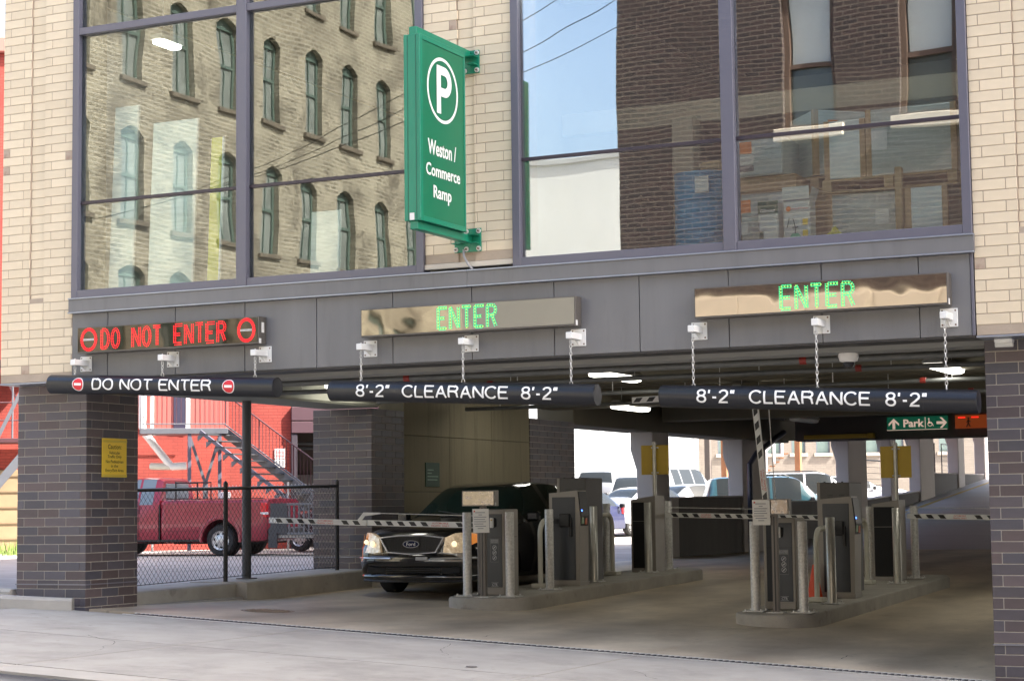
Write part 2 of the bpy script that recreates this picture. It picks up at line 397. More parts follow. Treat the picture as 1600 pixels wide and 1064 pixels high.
# pavement outside the garage: separate cast slabs with open joints
sw = bpy.data.objects.new('pavement', None); link(sw); sw['kind'] = 'structure'; ORG['pavement'] = Vector((0, 0, 0))
XJ = [-40, -30, -22, -18, -14.45, -10.72, -7.02, -3.3, 0.4, 4, 9, 20, 40]
def slab(parent, m, x0, x1, y0, y1, fn, th=0.1, nx=4, ny=4, gap=0.009):
    x0 += gap; x1 -= gap; y0 += gap; y1 -= gap
    xs = rng(x0, x1, nx); ys = rng(y0, y1, ny); gg = G(); n = nx+1
    sheet(gg, xs, ys, fn)
    per = [(i, 0) for i in range(nx)]+[(nx, j) for j in range(ny)]+[(i, ny) for i in range(nx, 0, -1)]+[(0, j) for j in range(ny, 0, -1)]
    P = [Vector((xs[i], ys[j], fn(xs[i], ys[j]))) for i, j in per]; k = len(P)
    gg.add(P+[p-Vector((0, 0, th)) for p in P], [((i+1) % k, i, k+i, k+(i+1) % k) for i in range(k)])
    return gg.obj('slab', m, parent)
for a, b in zip(XJ, XJ[1:]):
    for (c, d) in ((-4.55, -2.25), (-2.25, 0.14)):
        if d > 0 and b <= -14.4: continue
        slab(sw, conc, a, b, c, d, lambda x, y: zs(x))
    slab(sw, conc_edge, a, b, -5.0, -4.55, lambda x, y: zs(x)-0.002)
for a, b in zip([-40, -30, -22, -18], [-30, -22, -18, -14.45]): slab(sw, conc, a, b, -2.25, -0.35, lambda x, y: zs(x))
for a, b in zip(rng(-40, 28, 34), rng(-38, 30, 34)): slab(sw, conc, a, b, -18.5, -13.0, lambda x, y: zs(x)+0.1, nx=1, ny=1, th=0.25)
# hairline cracks wandering over the pavement and a few drips
random.seed(21); crack_m = mat('crack_grey', (0.10, 0.095, 0.088), 0.95)
for (x, y, ang, L, fn_) in ((-11.9, -2.1, -0.5, 2.3, 0), (-6.1, -1.7, 2.6, 1.5, 0), (-8.9, -0.2, -1.3, 1.6, 0), (-10.2, -4.2, 0.35, 1.9, 0), (-9.0, 0.7, 1.2, 2.6, 1), (-5.3, 1.2, 1.9, 2.2, 1), (-12.6, 2.9, 0.9, 1.8, 1), (-8.4, 3.4, 0.2, 1.7, 1)):
    P = []; fz = zf if fn_ else (lambda x, y: zs(x))
    for k in range(int(L/0.06)):
        P.append((x, y)); ang += random.uniform(-0.33, 0.33); x += math.cos(ang)*0.06; y += math.sin(ang)*0.06
    g = G(); V = []
    for k, (px, py) in enumerate(P):
        wd = (0.0035 if fn_ else 0.003)*(0.5+random.random())*(1-0.7*k/len(P)); V += [(px-wd, py-wd, fz(px, py)+0.0025), (px+wd, py+wd, fz(px, py)+0.0025)]
    g.add(V, [(2*k, 2*k+1, 2*k+3, 2*k+2) for k in range(len(P)-1)]); g.obj('crack', crack_m, sw)
gf = bpy.data.objects.new('garage_floor', None); link(gf); gf['kind'] = 'structure'; ORG['garage_floor'] = Vector((0, 0, 0))
XG = [-14.0, -10.72, -7.02, -3.3, 0.4, 6.0]
YG = [0.40, 6.3, 12.4, 18.5, 26.0]
for a, b in zip(XG, XG[1:]):
    for c, d in zip(YG, YG[1:]): slab(gf, gfloor, a, b, c, d, zf, nx=5, ny=8, gap=0.004)
g = G(); sheet(g, rng(-14.05, 6, 4), rng(26.0, 62, 12), lambda x, y: zf(x, y)-0.004); struct('ramp', g, mat('ramp_concrete', (0.48, 0.48, 0.50), 0.5, var=0.12, vs=1.2, stretch=(0.4, 1.5, 1), world_co=True))
g = G(); sheet(g, rng(-13.45, -13.3, 1), rng(27, 62, 12), lambda x, y: zf(x, y)+0.003); struct('ramp_edge_line', g, yellow_back)

# trench drain
td = thing('trench_drain', 'long dark slotted trench drain across the garage entrance', 'drain', (-8.7, 0.27, 0))
def zt(x): return zs(x)
g = G(); sheet(g, rng(-13.2, 2, 20), [0.16, 0.40], lambda x, y: zt(x)-0.09); g.obj('channel', black, td)
g = G()
for y0 in (0.15, 0.38): g.add([(x, yy, zt(x)+dz) for x in (-13.2, 2) for yy in (y0, y0+0.025) for dz in (-0.1, 0.003)], [(0, 1, 3, 2), (4, 6, 7, 5), (1, 5, 7, 3), (0, 2, 6, 4), (0, 4, 5, 1), (2, 3, 7, 6)])
g.obj('frame', galv, td)
g = G(); x = -13.15
while x < -2.0:
    z = zt(x); g.box(x, x+0.028, 0.178, 0.378, z-0.025, z-0.002); x += 0.062
o = g.obj('grating', mat('cast_iron', (0.055, 0.055, 0.062), 0.6, var=0.2, vs=8), td); o['kind'] = 'stuff'
# manhole and small cover
def flat_cover(name, label, x, y, r, m, zfn, n=28):
    o = thing(name, label, 'cover', (x, y, zfn(x, y)))
    sx = (zfn(x+.2, y)-zfn(x-.2, y))/.4; sy = (zfn(x, y+.2)-zfn(x, y-.2))/.4
    def P(a, rr, dz): px, py = x+rr*math.cos(a), y+rr*math.sin(a); return (px, py, zfn(x, y)+sx*(px-x)+sy*(py-y)+dz)
    V = [P(2*PI*i/n, r, 0.005) for i in range(n)]+[P(2*PI*i/n, r*0.9, 0.006) for i in range(n)]
    G().add(V, [(i, (i+1) % n, n+(i+1) % n, n+i) for i in range(n)]).obj('rim', m, o)
    gg = G(); gg.add([P(2*PI*i/n, r*0.87, 0.004) for i in range(n)], [tuple(range(n))])
    for k in range(-5, 6):
        for q in range(-5, 6):
            px, py = k*r*0.15, q*r*0.15
            if px*px+py*py < (r*0.78)**2:
                gg.box(x+px-r*.045, x+px+r*.045, y+py-r*.045, y+py+r*.045, zfn(x+px, y+py)+0.002, zfn(x+px, y+py)+0.009)
    gg.obj('lid', m, o)
flat_cover('manhole_cover', 'round rusty iron manhole cover on the floor before the black sedan', -12.45, 1.95, 0.32, mat('rusty_iron', (0.30, 0.225, 0.16), 0.7, var=0.3, vs=9), zf)
flat_cover('utility_cover', 'tiny round iron cap set in the pavement slab', -7.75, -2.0, 0.06, mat('dull_iron', (0.2, 0.19, 0.19), 0.6), lambda x, y: zs(x))

# ------------------------------------------------------------------ brickwork
BR = {}
def brick_mesh(L, D, H, m):
    k = (round(L, 3), D, H, m.name)
    if k not in BR:
        gg = G(); gg.rbox(-L/2, L/2, 0, D, -H/2, H/2, c=0.003); BR[k] = new_mesh('brick', gg.V, gg.F, m)
    return BR[k]
NB = [0]
def bricks(parent, m, u0, u1, z0, z1, P0, U, N, start=0, off=0.1016, stain=None, depth=0.09, course=0.1016, length=0.3048, joint=0.0085, zslope=None, recess=None):
    """running bond with third overlap. U = wall direction, N = outward normal, P0 = point with u=0; top course ends at z1"""
    U, N, P0 = Vector(U), Vector(N), Vector(P0); off3 = ORG.get(parent.name, Vector((0, 0, 0)))
    ang = math.atan2(U.y, U.x); k = 0; z = z1
    while z-course > z0-0.001:
        sh = off if (k+start) % 2 else 0.0; u = u0-length+sh
        while u < u1-0.02:
            a = max(u, u0); b = min(u+length, u1); u += length
            if b-a < 0.035: continue
            spl = [(a, b)]
            if recess:
                cuts = [c for c in recess if a+0.02 < c < b-0.02]; pts = [a]+cuts+[b]; spl = list(zip(pts, pts[1:]))
            for (p, q) in spl:
                L = q-p-joint
                if L < 0.012: continue
                mm = m
                if stain and (k, round(p, 1)) in stain: mm = cream_stain
                o = bpy.data.objects.new('brick', brick_mesh(L, depth, course-joint, mm)); link(o, parent)
                c = P0+U*((p+q)/2); rc = 0.0
                if recess and recess[0]-0.01 < (p+q)/2 < recess[1]+0.01 and z > 3.55: rc = 0.022
                o.location = Vector((c.x, c.y, z-course/2))-off3-N*rc; o.rotation_euler = (0, 0, ang)
                NB[0] += 1
        z -= course; k += 1
XL, XL2, XR = -14.856, -13.858, -3.632
ZTOP = 7.25
def cream_wall(label, x0, x1, z0, start, recess, returns=(), stains=0):
    o = thing('brick_wall', label, 'wall', ((x0+x1)/2, 0.3, z0))
    g = G(); r0, r1 = recess; zr = max(z0, 3.545)
    g.box(x0+0.006, r0-0.004, 0.0045, 0.6, z0+0.003, ZTOP); g.box(r1+0.004, x1-0.006, 0.0045, 0.6, z0+0.003, ZTOP)
    g.box(r0-0.004, r1+0.004, 0.027, 0.6, zr, ZTOP)
    if zr > z0+0.01: g.box(r0-0.004, r1+0.004, 0.0045, 0.6, z0+0.003, zr)
    g.obj('mortar_bed', cream_mortar, o)
    bricks(o, cream, x0, x1, z0, ZTOP, (0, 0.0, 0), (1, 0, 0), (0, -1, 0), start=start, recess=recess)
    if stains:
        cand = [b for b in o.children if b.name.startswith('brick')]
        hw = lambda b: max(v.co.x for v in b.data.vertices)
        for b in random.sample([b for b in cand if hw(b) < 0.07], stains): b.data = brick_mesh(hw(b)*2, 0.09, 0.1016-0.0085, cream_stain)
    return o
cw1 = cream_wall('cream brick wall pier above the yellow caution sign column', -14.84, -13.805, 2.585, 0, (-14.424, -14.228), stains=4)
cw2 = cream_wall('narrow cream brick wall pier behind the green parking sign', -9.262, -8.24, 3.60, 1, (-8.87, -8.683), stains=2)
cw3 = cream_wall('cream brick wall pier at the right edge of the photo', -3.627, -1.8, 2.585, 0, (-3.214, -3.03), stains=2)
B('sill_stone', mat('pale_stone', (0.55, 0.5, 0.42), 0.7), cw2, -9.262, -8.24, -0.012, 0.05, 3.545, 3.598)
for wl, x0, x1 in ((cw1, -14.84, -13.805), (cw3, -3.627, -1.8)): B('lintel_edge', flash, wl, x0, x1, -0.006, 0.6, 2.565, 2.583)

def brick_column(label, x0, x1, y0, y1, zb, zt, sides, strip=None, group=None):
    o = thing('brick_column', label, 'column', ((x0+x1)/2, (y0+y1)/2, zb), group=group)
    g = G(); g.box(x0+0.005, x1-0.005, y0+0.005, y1-0.005, zb-0.3, zt); g.obj('mortar_core', dark_mortar, o)
    zz = zb-0.3
    if 'f' in sides: bricks(o, dark, x0, x1, zz, zt, (0, y0, 0), (1, 0, 0), (0, -1, 0), start=0)
    if 'r' in sides: bricks(o, dark, y0+0.0, y1, zz, zt, (x1, 0, 0), (0, 1, 0), (1, 0, 0), start=1)
    if 'l' in sides: bricks(o, dark, -y1, -y0, zz, zt, (x0, 0, 0), (0, -1, 0), (-1, 0, 0), start=0)
    if strip: G().box(x0-0.008, x1+0.008, y0-0.008, y1+0.008, strip, strip+0.012).obj('flashing_strip', mat('grey_strip', (0.22, 0.22, 0.25), 0.4, metal=0.5), o)
    return o
c1 = brick_column('dark brown brick column with the yellow caution sign', XL, XL2, 0.334, 1.31, 0.0, 2.563, 'fr', strip=0.27)
c2 = brick_column('dark brick column beside the end of the chain-link fence', XL, XL2, 6.88, 7.86, 0.0, 2.56, 'fr', strip=0.40)
c3 = brick_column('dark brick column cut by the right edge of the photo', XR, -2.4, 0.334, 1.31, -0.52, 2.563, 'f', strip=-0.20)
c4 = brick_column('deep shaded brick pier past the concrete wall behind the sedan', XL, XL2, 12.31, 14.2, 0.0, 2.62, 'r')

# ------------------------------------------------------------------ the garage building: windows, fascia, upper storeys, ceiling
pg = thing('parking_garage', 'parking garage with slate metal fascia and big reflecting windows over its drive-through entrance', 'building', (-8.7, 0, 0))
pane_l = glass_mat('buff_reflecting_glass', 0.075, (0.86, 0.90, 0.88), 0.004, wob=0.0016)
pane_r = glass_mat('clear_reflecting_glass', 0.27, (0.92, 0.96, 0.95), 0.004, wob=0.0018)
joint_m = mat('dark_glazing_joint', (0.035, 0.025, 0.035), 0.4)
def window(x0, xm, x1, pm):
    """two bays of glass between slate metal frames"""
    B('jamb', frame_m, pg, x0, x0+0.085, -0.035, 0.12, 3.515, ZTOP); B('jamb', frame_m, pg, x1-0.085, x1, -0.035, 0.12, 3.515, ZTOP)
    B('mullion', frame_m, pg, xm-0.065, xm+0.065, -0.045, 0.12, 3.515, ZTOP)
    for a, b in ((x0+0.085, xm-0.065), (xm+0.065, x1-0.085)):
        B('sill', frame_m, pg, a, b, -0.03, 0.12, 3.515, 3.60)
        B('transom', frame_m, pg, a, b, -0.03, 0.12, 6.545, 6.625)
        B('glazing_joint', joint_m, pg, a, b, 0.018, 0.09, 4.585, 4.622)
        for z0, z1 in ((3.60, 4.585), (4.622, 6.545), (6.625, ZTOP)):
            gg = G(); ta, tb = random.uniform(-1, 1)*0.0016, random.uniform(-1, 1)*0.0012; cxp, czp = (a+b)/2, (z0+z1)/2
            dyf = lambda x, z: ta*(x-cxp)+tb*(z-czp)
            gg.add([(x, yy+dyf(x, z), z) for yy in (0.03, 0.042) for z in (z0, z1) for x in (a, b)], [(0, 1, 3, 2), (4, 6, 7, 5), (0, 2, 6, 4), (1, 5, 7, 3), (0, 4, 5, 1), (2, 3, 7, 6)]); gg.obj('pane', pm, pg)
window(-13.805, -11.50, -9.262, pane_l)
window(-8.24, -5.93, -3.627, pane_r)
# sill band and fascia panels
for a, b in ((-13.83, -8.755), (-8.752, -3.612)):
    B('sill_band', slate, pg, a, b, -0.045, 0.3, 3.352, 3.497, c=0.002)
    B('flashing', flash, pg, a, b, -0.058, 0.1, 3.497, 3.513, c=0.003); B('flashing', flash, pg, a, b, -0.062, 0.1, 3.337, 3.352, c=0.003)
XP = [-13.81, -13.31, -12.39, -11.478, -10.572, -9.648, -8.725, -7.804, -6.888, -5.97, -5.052, -4.135, -3.66]
for a, b in zip(XP, XP[1:]): B('fascia_panel', slate, pg, a+0.004, b-0.004, 0.0, 0.25, 2.592, 3.336, c=0.003)
B('corner_trim', frame_m, pg, -3.66, -3.632, -0.008, 0.2, 2.59, 3.336, c=0.004)
G().box(-13.8, -3.64, 0.03, 0.28, 2.6, 3.33).obj('fascia_backing', black, pg)
# soffit edge under the fascia
G().box(-13.80, -3.64, 0.02, 0.40, 2.575, 2.590).obj('drip_edge', mat('dark_metal', (0.05, 0.05, 0.055), 0.5), pg)
B('edge_beam', beamm, pg, -13.85, -3.6, 0.55, 0.95, 2.54, 3.2)
# storeys above the picture
um = brick_tex('upper_cream_brick', (0.60, 0.51, 0.40), (0.55, 0.46, 0.36), (0.27, 0.22, 0.18), 3.3, 1.0, 0.335, 0.03)
G().box(-14.84, 14.0, 0.02, 0.5, ZTOP+0.004, 19.0).obj('upper_wall', um, pg)
G().box(-14.84, 14.0, 35.5, 36, 5.0, 19.0).obj('rear_wall', um, pg)
G().box(-14.84, -14.4, 0.51, 35.49, ZTOP+0.004, 19.0).obj('side_wall', um, pg)
G().box(13.5, 14.0, 0.51, 35.49, -1, 19.0).obj('side_wall', um, pg)
G().box(-14.82, 13.98, 0.03, 35.98, 19.0, 19.4).obj('roof', mat('roof_gravel', (0.25, 0.25, 0.24), 0.9), pg)
G().box(-1.79, 14.0, 0.02, 0.5, -1.6, ZTOP).obj('street_wall', um, pg)
G().box(-14.83, -14.4, 0.61, 35.49, 3.2, ZTOP).obj('side_wall', colm, pg)
# ceilings
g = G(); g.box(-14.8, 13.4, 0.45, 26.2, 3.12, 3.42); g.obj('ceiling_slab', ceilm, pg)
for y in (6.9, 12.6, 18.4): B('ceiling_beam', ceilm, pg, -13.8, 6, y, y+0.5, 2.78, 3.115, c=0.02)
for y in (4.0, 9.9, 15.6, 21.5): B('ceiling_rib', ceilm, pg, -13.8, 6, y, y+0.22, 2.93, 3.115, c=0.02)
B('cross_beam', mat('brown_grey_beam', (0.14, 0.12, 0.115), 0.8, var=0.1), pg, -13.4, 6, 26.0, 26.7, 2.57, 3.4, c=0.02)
# lengthwise edge beam down the open side
side_beam = mat('olive_grey_beam', (0.30, 0.30, 0.245), 0.7, var=0.06, vs=1)
B('side_beam', side_beam, pg, -14.6, -13.70, 1.32, 6.87, 2.565, 3.11, c=0.03)
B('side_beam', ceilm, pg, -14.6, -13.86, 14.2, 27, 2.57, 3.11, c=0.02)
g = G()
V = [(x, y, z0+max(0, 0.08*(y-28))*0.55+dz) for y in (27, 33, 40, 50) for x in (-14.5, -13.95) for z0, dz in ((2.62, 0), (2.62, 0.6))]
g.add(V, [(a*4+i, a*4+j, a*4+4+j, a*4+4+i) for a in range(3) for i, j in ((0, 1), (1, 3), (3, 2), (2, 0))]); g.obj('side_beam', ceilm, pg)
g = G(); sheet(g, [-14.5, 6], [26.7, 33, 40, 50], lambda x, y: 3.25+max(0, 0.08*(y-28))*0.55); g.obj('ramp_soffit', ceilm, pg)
# concrete side wall behind the sedan, cast in board-marked lifts
cw = thing('concrete_wall', 'stained board-marked concrete wall behind the black sedan', 'wall', (-14, 10, 0))
cwm = mat('stained_concrete', (0.235, 0.205, 0.135), 0.85, var=0.22, vs=1.0, stretch=(1, 5.0, 0.35), bump=0.2, bs=30, dirt=(0.15, 0.127, 0.082), ds=1.0, dth=(0.48, 0.7))
for y0, y1 in ((7.86, 9.35), (9.35, 10.85), (10.85, 12.31)):
    for z0, z1 in ((-0.3, 1.35), (1.35, 2.2), (2.2, 3.11)):
        off = random.uniform(0, 0.006); B('wall_panel', cwm, cw, -14.3, -13.87+off, y0+0.002, y1-0.002, z0+0.003, z1-0.003, c=0.006)
G().box(-14.25, -13.9, 7.87, 12.3, -0.3, 3.1).obj('wall_core', black, cw)
# concrete columns with haunches on the open side
def haunch_col(y0, y1, label, zt=2.57, zb=-0.1, w=0.36):
    o = thing('concrete_column', label, 'column', (-14.1, (y0+y1)/2, zb), group='concrete columns along the open side')
    xo, xi = -13.86-w, -13.86
    g = G(); g.rbox(xo, xi, y0, y1, zb-0.3, zt, c=0.02); g.obj('shaft', colm, o)
    # haunch towards the outside
    g = G(); g.prism([(0, zt), (-0.12, zt), (-0.12, zt-0.36), (0, zt-0.75)], (xo+0.002, y0+0.01, 0), (1, 0, 0), (0, 0, 1), (0, y1-y0-0.02, 0)); g.obj('haunch', colm, o)
    return o
haunch_col(18.05, 18.95, 'pale concrete column behind the nearer yellow board')
haunch_col(23.55, 25.2, 'pale concrete column beside the raised striped arm')
haunch_col(32.2, 34.0, 'pale concrete column with bolts near the tall grey cabinet', 3.0, 0.5)
haunch_col(36.6, 37.2, 'slim concrete column right behind the farther yellow board', 3.2, 0.8, 0.3)
haunch_col(40.1, 41.9, 'grey concrete column where the ramp wall steps up', 3.4, 1.0)
haunch_col(45.3, 46.2, 'grey concrete column half way up the ramp', 3.7, 1.4)
haunch_col(49.4, 50.6, 'grey concrete column highest up the ramp', 3.9, 1.7)
# parapet walls between the columns
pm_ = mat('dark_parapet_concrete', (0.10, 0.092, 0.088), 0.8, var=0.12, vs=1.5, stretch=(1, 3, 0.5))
def parapet(y0, y1, z0, z1, ztop0, ztop1, label, capm=None):
    o = thing('parapet_wall', label, 'wall', (-14, (y0+y1)/2, z0), group='low parapet walls along the open side')
    n = [(y0, z0-0.3), (y1, z1-0.3), (y1, ztop1), (y0, ztop0)]
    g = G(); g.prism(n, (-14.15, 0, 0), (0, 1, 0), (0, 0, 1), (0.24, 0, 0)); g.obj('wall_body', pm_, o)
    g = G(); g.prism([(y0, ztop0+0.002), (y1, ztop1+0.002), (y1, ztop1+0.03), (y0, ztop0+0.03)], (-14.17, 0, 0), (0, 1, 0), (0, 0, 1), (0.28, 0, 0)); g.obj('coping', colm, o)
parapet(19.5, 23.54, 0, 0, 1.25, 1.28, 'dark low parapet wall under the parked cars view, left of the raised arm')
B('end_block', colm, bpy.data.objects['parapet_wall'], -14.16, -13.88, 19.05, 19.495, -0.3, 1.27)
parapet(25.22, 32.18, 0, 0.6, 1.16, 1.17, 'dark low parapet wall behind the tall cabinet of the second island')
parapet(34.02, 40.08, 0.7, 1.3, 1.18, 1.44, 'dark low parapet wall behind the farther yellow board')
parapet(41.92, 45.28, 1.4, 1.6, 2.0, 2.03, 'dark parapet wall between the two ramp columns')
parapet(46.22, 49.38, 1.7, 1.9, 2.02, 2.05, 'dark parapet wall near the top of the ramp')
# guard fence panels outside the ramp openings
for i, (y0, y1, z) in enumerate(((36, 40, 1.3), (41.9, 45.2, 2.0), (46.2, 49.3, 2.0))):
    o = thing('guard_railing', ['thin wire guard railing right of the farther yellow board', 'thin wire guard railing in the lower ramp opening', 'thin wire guard railing in the upper ramp opening'][i], 'railing', (-14.6, y0, z), group='guard railings outside the ramp')
    g = G(); g.tube([(-14.62, y0, z), (-14.62, y0, z+1.05), (-14.62, y1, z+1.05), (-14.62, y1, z)], 0.02, 6); g.obj('rail', blackm, o)
    for k in range(1, 6): G().tube([(-14.62, y0, z+k*0.17), (-14.62, y1, z+k*0.17)], 0.006, 4).obj('wire', blackm, o)

# ------------------------------------------------------------------ rooms behind the windows
room = mat('room_plaster', (0.40, 0.37, 0.31), 0.9, var=0.1, vs=1)
G().box(-14.3, -2.0, 0.15, 9, 3.43, 3.50).obj('room_floor', mat('room_floor', (0.2, 0.19, 0.17), 0.8), pg)
G().box(-14.3, -2.0, 9.0, 9.2, 3.43, ZTOP).obj('room_wall', room, pg)
G().box(-14.35, -2.0, 0.5, 9.2, ZTOP+0.01, ZTOP+0.2).obj('room_ceiling', ceilm, pg)
for x in (-9.0, -2.1): G().box(x-0.1, x+0.1, 0.62, 8.99, 3.5, ZTOP).obj('room_wall', room, pg)
steel = mat('beige_steel', (0.32, 0.29, 0.22), 0.6, var=0.08)
for z in (5.35, 6.9):
    B('room_beam', steel, pg, -8.85, -2.25, 2.6, 2.75, z, z+0.26, c=0.01)
B('room_column', steel, pg, -7.35, -7.1, 2.2, 2.45, 3.51, 5.34, c=0.01)

# ------------------------------------------------------------------ goods stored behind the windows
wrap = mat('plastic_wrapped_goods', (0.50, 0.53, 0.50), 0.3, var=0.25, vs=3, stretch=(1, 1, 14), spec=0.7); wrap2 = mat('milky_wrap', (0.68, 0.75, 0.74), 0.25, var=0.15, vs=3, stretch=(1, 1, 10), spec=0.7)
card = mat('cardboard', (0.46, 0.31, 0.17), 0.8, var=0.12, vs=5); pal = mat('pallet_wood', (0.46, 0.33, 0.17), 0.8, var=0.2, vs=6, stretch=(0.5, 4, 4)); wcard = mat('white_carton', (0.62, 0.64, 0.61), 0.6, var=0.06)
def carton(name, label, m, x0, x1, y0, y1, z0, z1, rz=0.0, labels=(), group='goods stored behind the right window', cat='box'):
    cx, cy = (x0+x1)/2, (y0+y1)/2; o = thing(name, label, cat, (cx, cy, z0), rz=rz, group=group, world=False); hx, hy, h = (x1-x0)/2, (y1-y0)/2, z1-z0
    b = B('carton', m, o, -hx, hx, -hy, hy, 0, h, c=0.012)
    if m in (wrap, wrap2):
        for sx in (-1, 1): B('corner_board', card, o, min(sx*(hx-0.05), sx*(hx+0.004)), max(sx*(hx-0.05), sx*(hx+0.004)), -hy-0.004, -hy+0.05, 0.0, h+0.003, c=0.002)
    for (u0, u1, v0, v1, mm) in labels: B('label', mm, o, -hx+u0*2*hx, -hx+u1*2*hx, -hy-0.0075, -hy-0.001, v0*h, v1*h, c=0.001)
    return o
def pallet(label, x0, x1, y0, y1, z0):
    o = thing('pallet', label, 'pallet', ((x0+x1)/2, (y0+y1)/2, z0), group='wooden pallets between the goods')
    for k in range(7): a = y0+(y1-y0)*k/7; B('top_board', pal, o, x0, x1, a+0.01, a+(y1-y0)/7-0.01, z0+0.115, z0+0.135, c=0.002)
    for k in range(3): a = x0+(x1-x0-0.09)*k/2; B('stringer', pal, o, a, a+0.09, y0, y1, z0+0.02, z0+0.113, c=0.003)
    for k in (0, 1): B('bottom_board', pal, o, x0, x1, y0+k*(y1-y0-0.1), y0+k*(y1-y0-0.1)+0.1, z0, z0+0.018, c=0.002)
OL, PL = orange_p, paper
carton('wrapped_carton', 'grey wrapped carton low beside the window mullion', wrap, -6.02, -5.42, 0.450, 1.050, 3.501, 4.13, labels=((0.03, 0.24, 0.70, 0.90, OL), (0.55, 0.85, 0.74, 0.96, PL), (0.05, 0.2, 0.35, 0.55, PL)))
carton('flat_carton', 'brown flat carton between the white and grey cartons', card, -6.02, -5.40, 0.420, 1.030, 4.135, 4.29)
carton('white_carton', 'white carton with orange label high beside the window mullion', wcard, -6.01, -5.53, 0.400, 1.000, 4.295, 4.68, labels=((0.08, 0.36, 0.58, 0.88, OL), (0.62, 0.95, 0.66, 0.96, PL), (0.06, 0.4, 0.12, 0.27, grey_l)))
carton('wrapped_carton', 'grey wrapped carton turned cornerwise on the pallet', wrap, -5.55, -4.95, 0.80, 1.40, 4.30, 4.95, rz=0.7, labels=((0.25, 0.42, 0.55, 0.85, OL), (0.5, 0.68, 0.55, 0.8, PL)))
pallet('wooden pallet under the cornerwise grey carton', -5.75, -4.85, 0.700, 1.600, 4.155)
carton('wrapped_carton', 'brown carton block under the cornerwise carton', card, -5.7, -4.9, 0.700, 1.500, 3.501, 4.15)
carton('wrapped_carton', 'big wrapped crate low in the right window', wrap, -5.12, -4.36, 0.500, 1.400, 3.501, 4.06, labels=((0.62, 0.80, 0.42, 0.68, PL),))
pallet('long wooden pallet in the right window', -5.15, -3.85, 0.450, 1.450, 4.065)
carton('wrapped_carton', 'big wrapped crate high in the right window', wrap, -4.72, -3.86, 0.500, 1.400, 4.205, 4.85, labels=((0.06, 0.24, 0.38, 0.68, PL),))
carton('wrapped_carton', 'milky wrapped crate shining high in the right window', wrap2, -5.14, -4.74, 0.520, 1.300, 4.205, 4.78)
carton('leaning_sheet', 'white leaning panel low at the right end of the window', wrap2, -4.32, -3.93, 0.360, 0.400, 3.501, 4.04, cat='panel')
carton('timber_post', 'upright timber beside the white panel', pal, -4.42, -4.35, 0.340, 0.420, 3.501, 4.25, cat='timber')
sp1 = carton('sprayer_carton', 'white and green sprayer carton on the window ledge', wcard, -5.72, -5.52, 0.20, 0.36, 3.501, 4.00, labels=((0.0, 1.0, 0.76, 1.0, mat('carton_green', (0.03, 0.10, 0.06), 0.5)), (0.35, 0.7, 0.08, 0.3, PL), (0.05, 0.25, 0.28, 0.42, mat('carton_green', (0.03, 0.10, 0.06), 0.5))))
g = G(); put_text(g, 'Gilmour', (0.0, -0.0905, 0.405), (1, 0, 0), (0, 0, 1), 0.15, 0.035, 0.01); g.obj('lettering', white_l, sp1)
sp2 = carton('sprayer_carton', 'open white carton with green sprayer picture on the window ledge', wcard, -5.46, -5.20, 0.18, 0.38, 3.501, 4.03, labels=((0.0, 1.0, 0.90, 1.0, grey_l), (0.72, 0.92, 0.05, 0.16, yellow), (0.72, 0.92, 0.25, 0.36, yellow), (0.72, 0.92, 0.45, 0.56, yellow)))
g = G(); put_text(g, 'Deck & Fence', (0.03, -0.1205, 0.40), (1, 0, 0), (0, 0, 1), 0.17, 0.022, 0.005); g.obj('lettering', redtext, sp2)
G().disc((-0.075, -0.1205, 0.40), (1, 0, 0), (0, 0, 1), 0.025, 14).obj('round_mark', orange_p, sp2)
g = G(); g.prism([(-0.055, 0.03), (0.055, 0.03), (0.055, 0.13), (0.03, 0.16), (-0.03, 0.16), (-0.055, 0.13)], (-0.01, -0.1195, 0), (1, 0, 0), (0, 0, 1), (0, -0.002, 0)); g.obj('sprayer_picture', mat('mint', (0.12, 0.45, 0.28), 0.5), sp2)
g = G(); g.tube([(-0.01, -0.12, 0.16), (-0.01, -0.12, 0.21), (0.02, -0.12, 0.22), (-0.04, -0.12, 0.22), (-0.01, -0.12, 0.22), (-0.03, -0.12, 0.30), (-0.07, -0.12, 0.31), (-0.09, -0.12, 0.22)], 0.004, 5); g.obj('hose_picture', blackm, sp2)
for a, b, tip in (((-0.13, -0.11), (0.13, -0.11), (0, -0.02, 0.12)), ((0.13, -0.11), (0.13, 0.11), (0.03, 0, 0.11))):
    g = G(); t = Vector(tip); p, q = Vector((*a, 0.49)), Vector((*b, 0.49)); g.add([p, q, q+t, p+t, p+Vector((0, 0.003, 0)), q+Vector((0, 0.003, 0)), q+t+Vector((0.003, 0.003, 0)), p+t+Vector((0.003, 0.003, 0))], [(0, 1, 2, 3), (7, 6, 5, 4), (0, 3, 7, 4), (1, 5, 6, 2), (2, 6, 7, 3)]); g.obj('flap', wcard, sp2)
bag = thing('plastic_bag', 'crumpled yellow plastic bag on the window ledge', 'bag', (-4.98, 0.30, 3.501), world=False); g = G(); random.seed(3); V = []; nn = 12
for i in range(nn):
    for j in range(7):
        t = 2*PI*i/nn; ph = j/6*PI/2; r_ = 0.15*(1+random.uniform(-.4, .4)); V.append((r_*math.cos(t)*math.cos(ph), 0.7*r_*math.sin(t)*math.cos(ph), 0.16*math.sin(ph)*(1+random.uniform(-.4, .4))))
g.add(V, [(i*7+j, ((i+1) % nn)*7+j, ((i+1) % nn)*7+j+1, i*7+j+1) for i in range(nn) for j in range(6)]); g.obj('film', mat('yellow_film', (0.60, 0.55, 0.06), 0.3), bag)
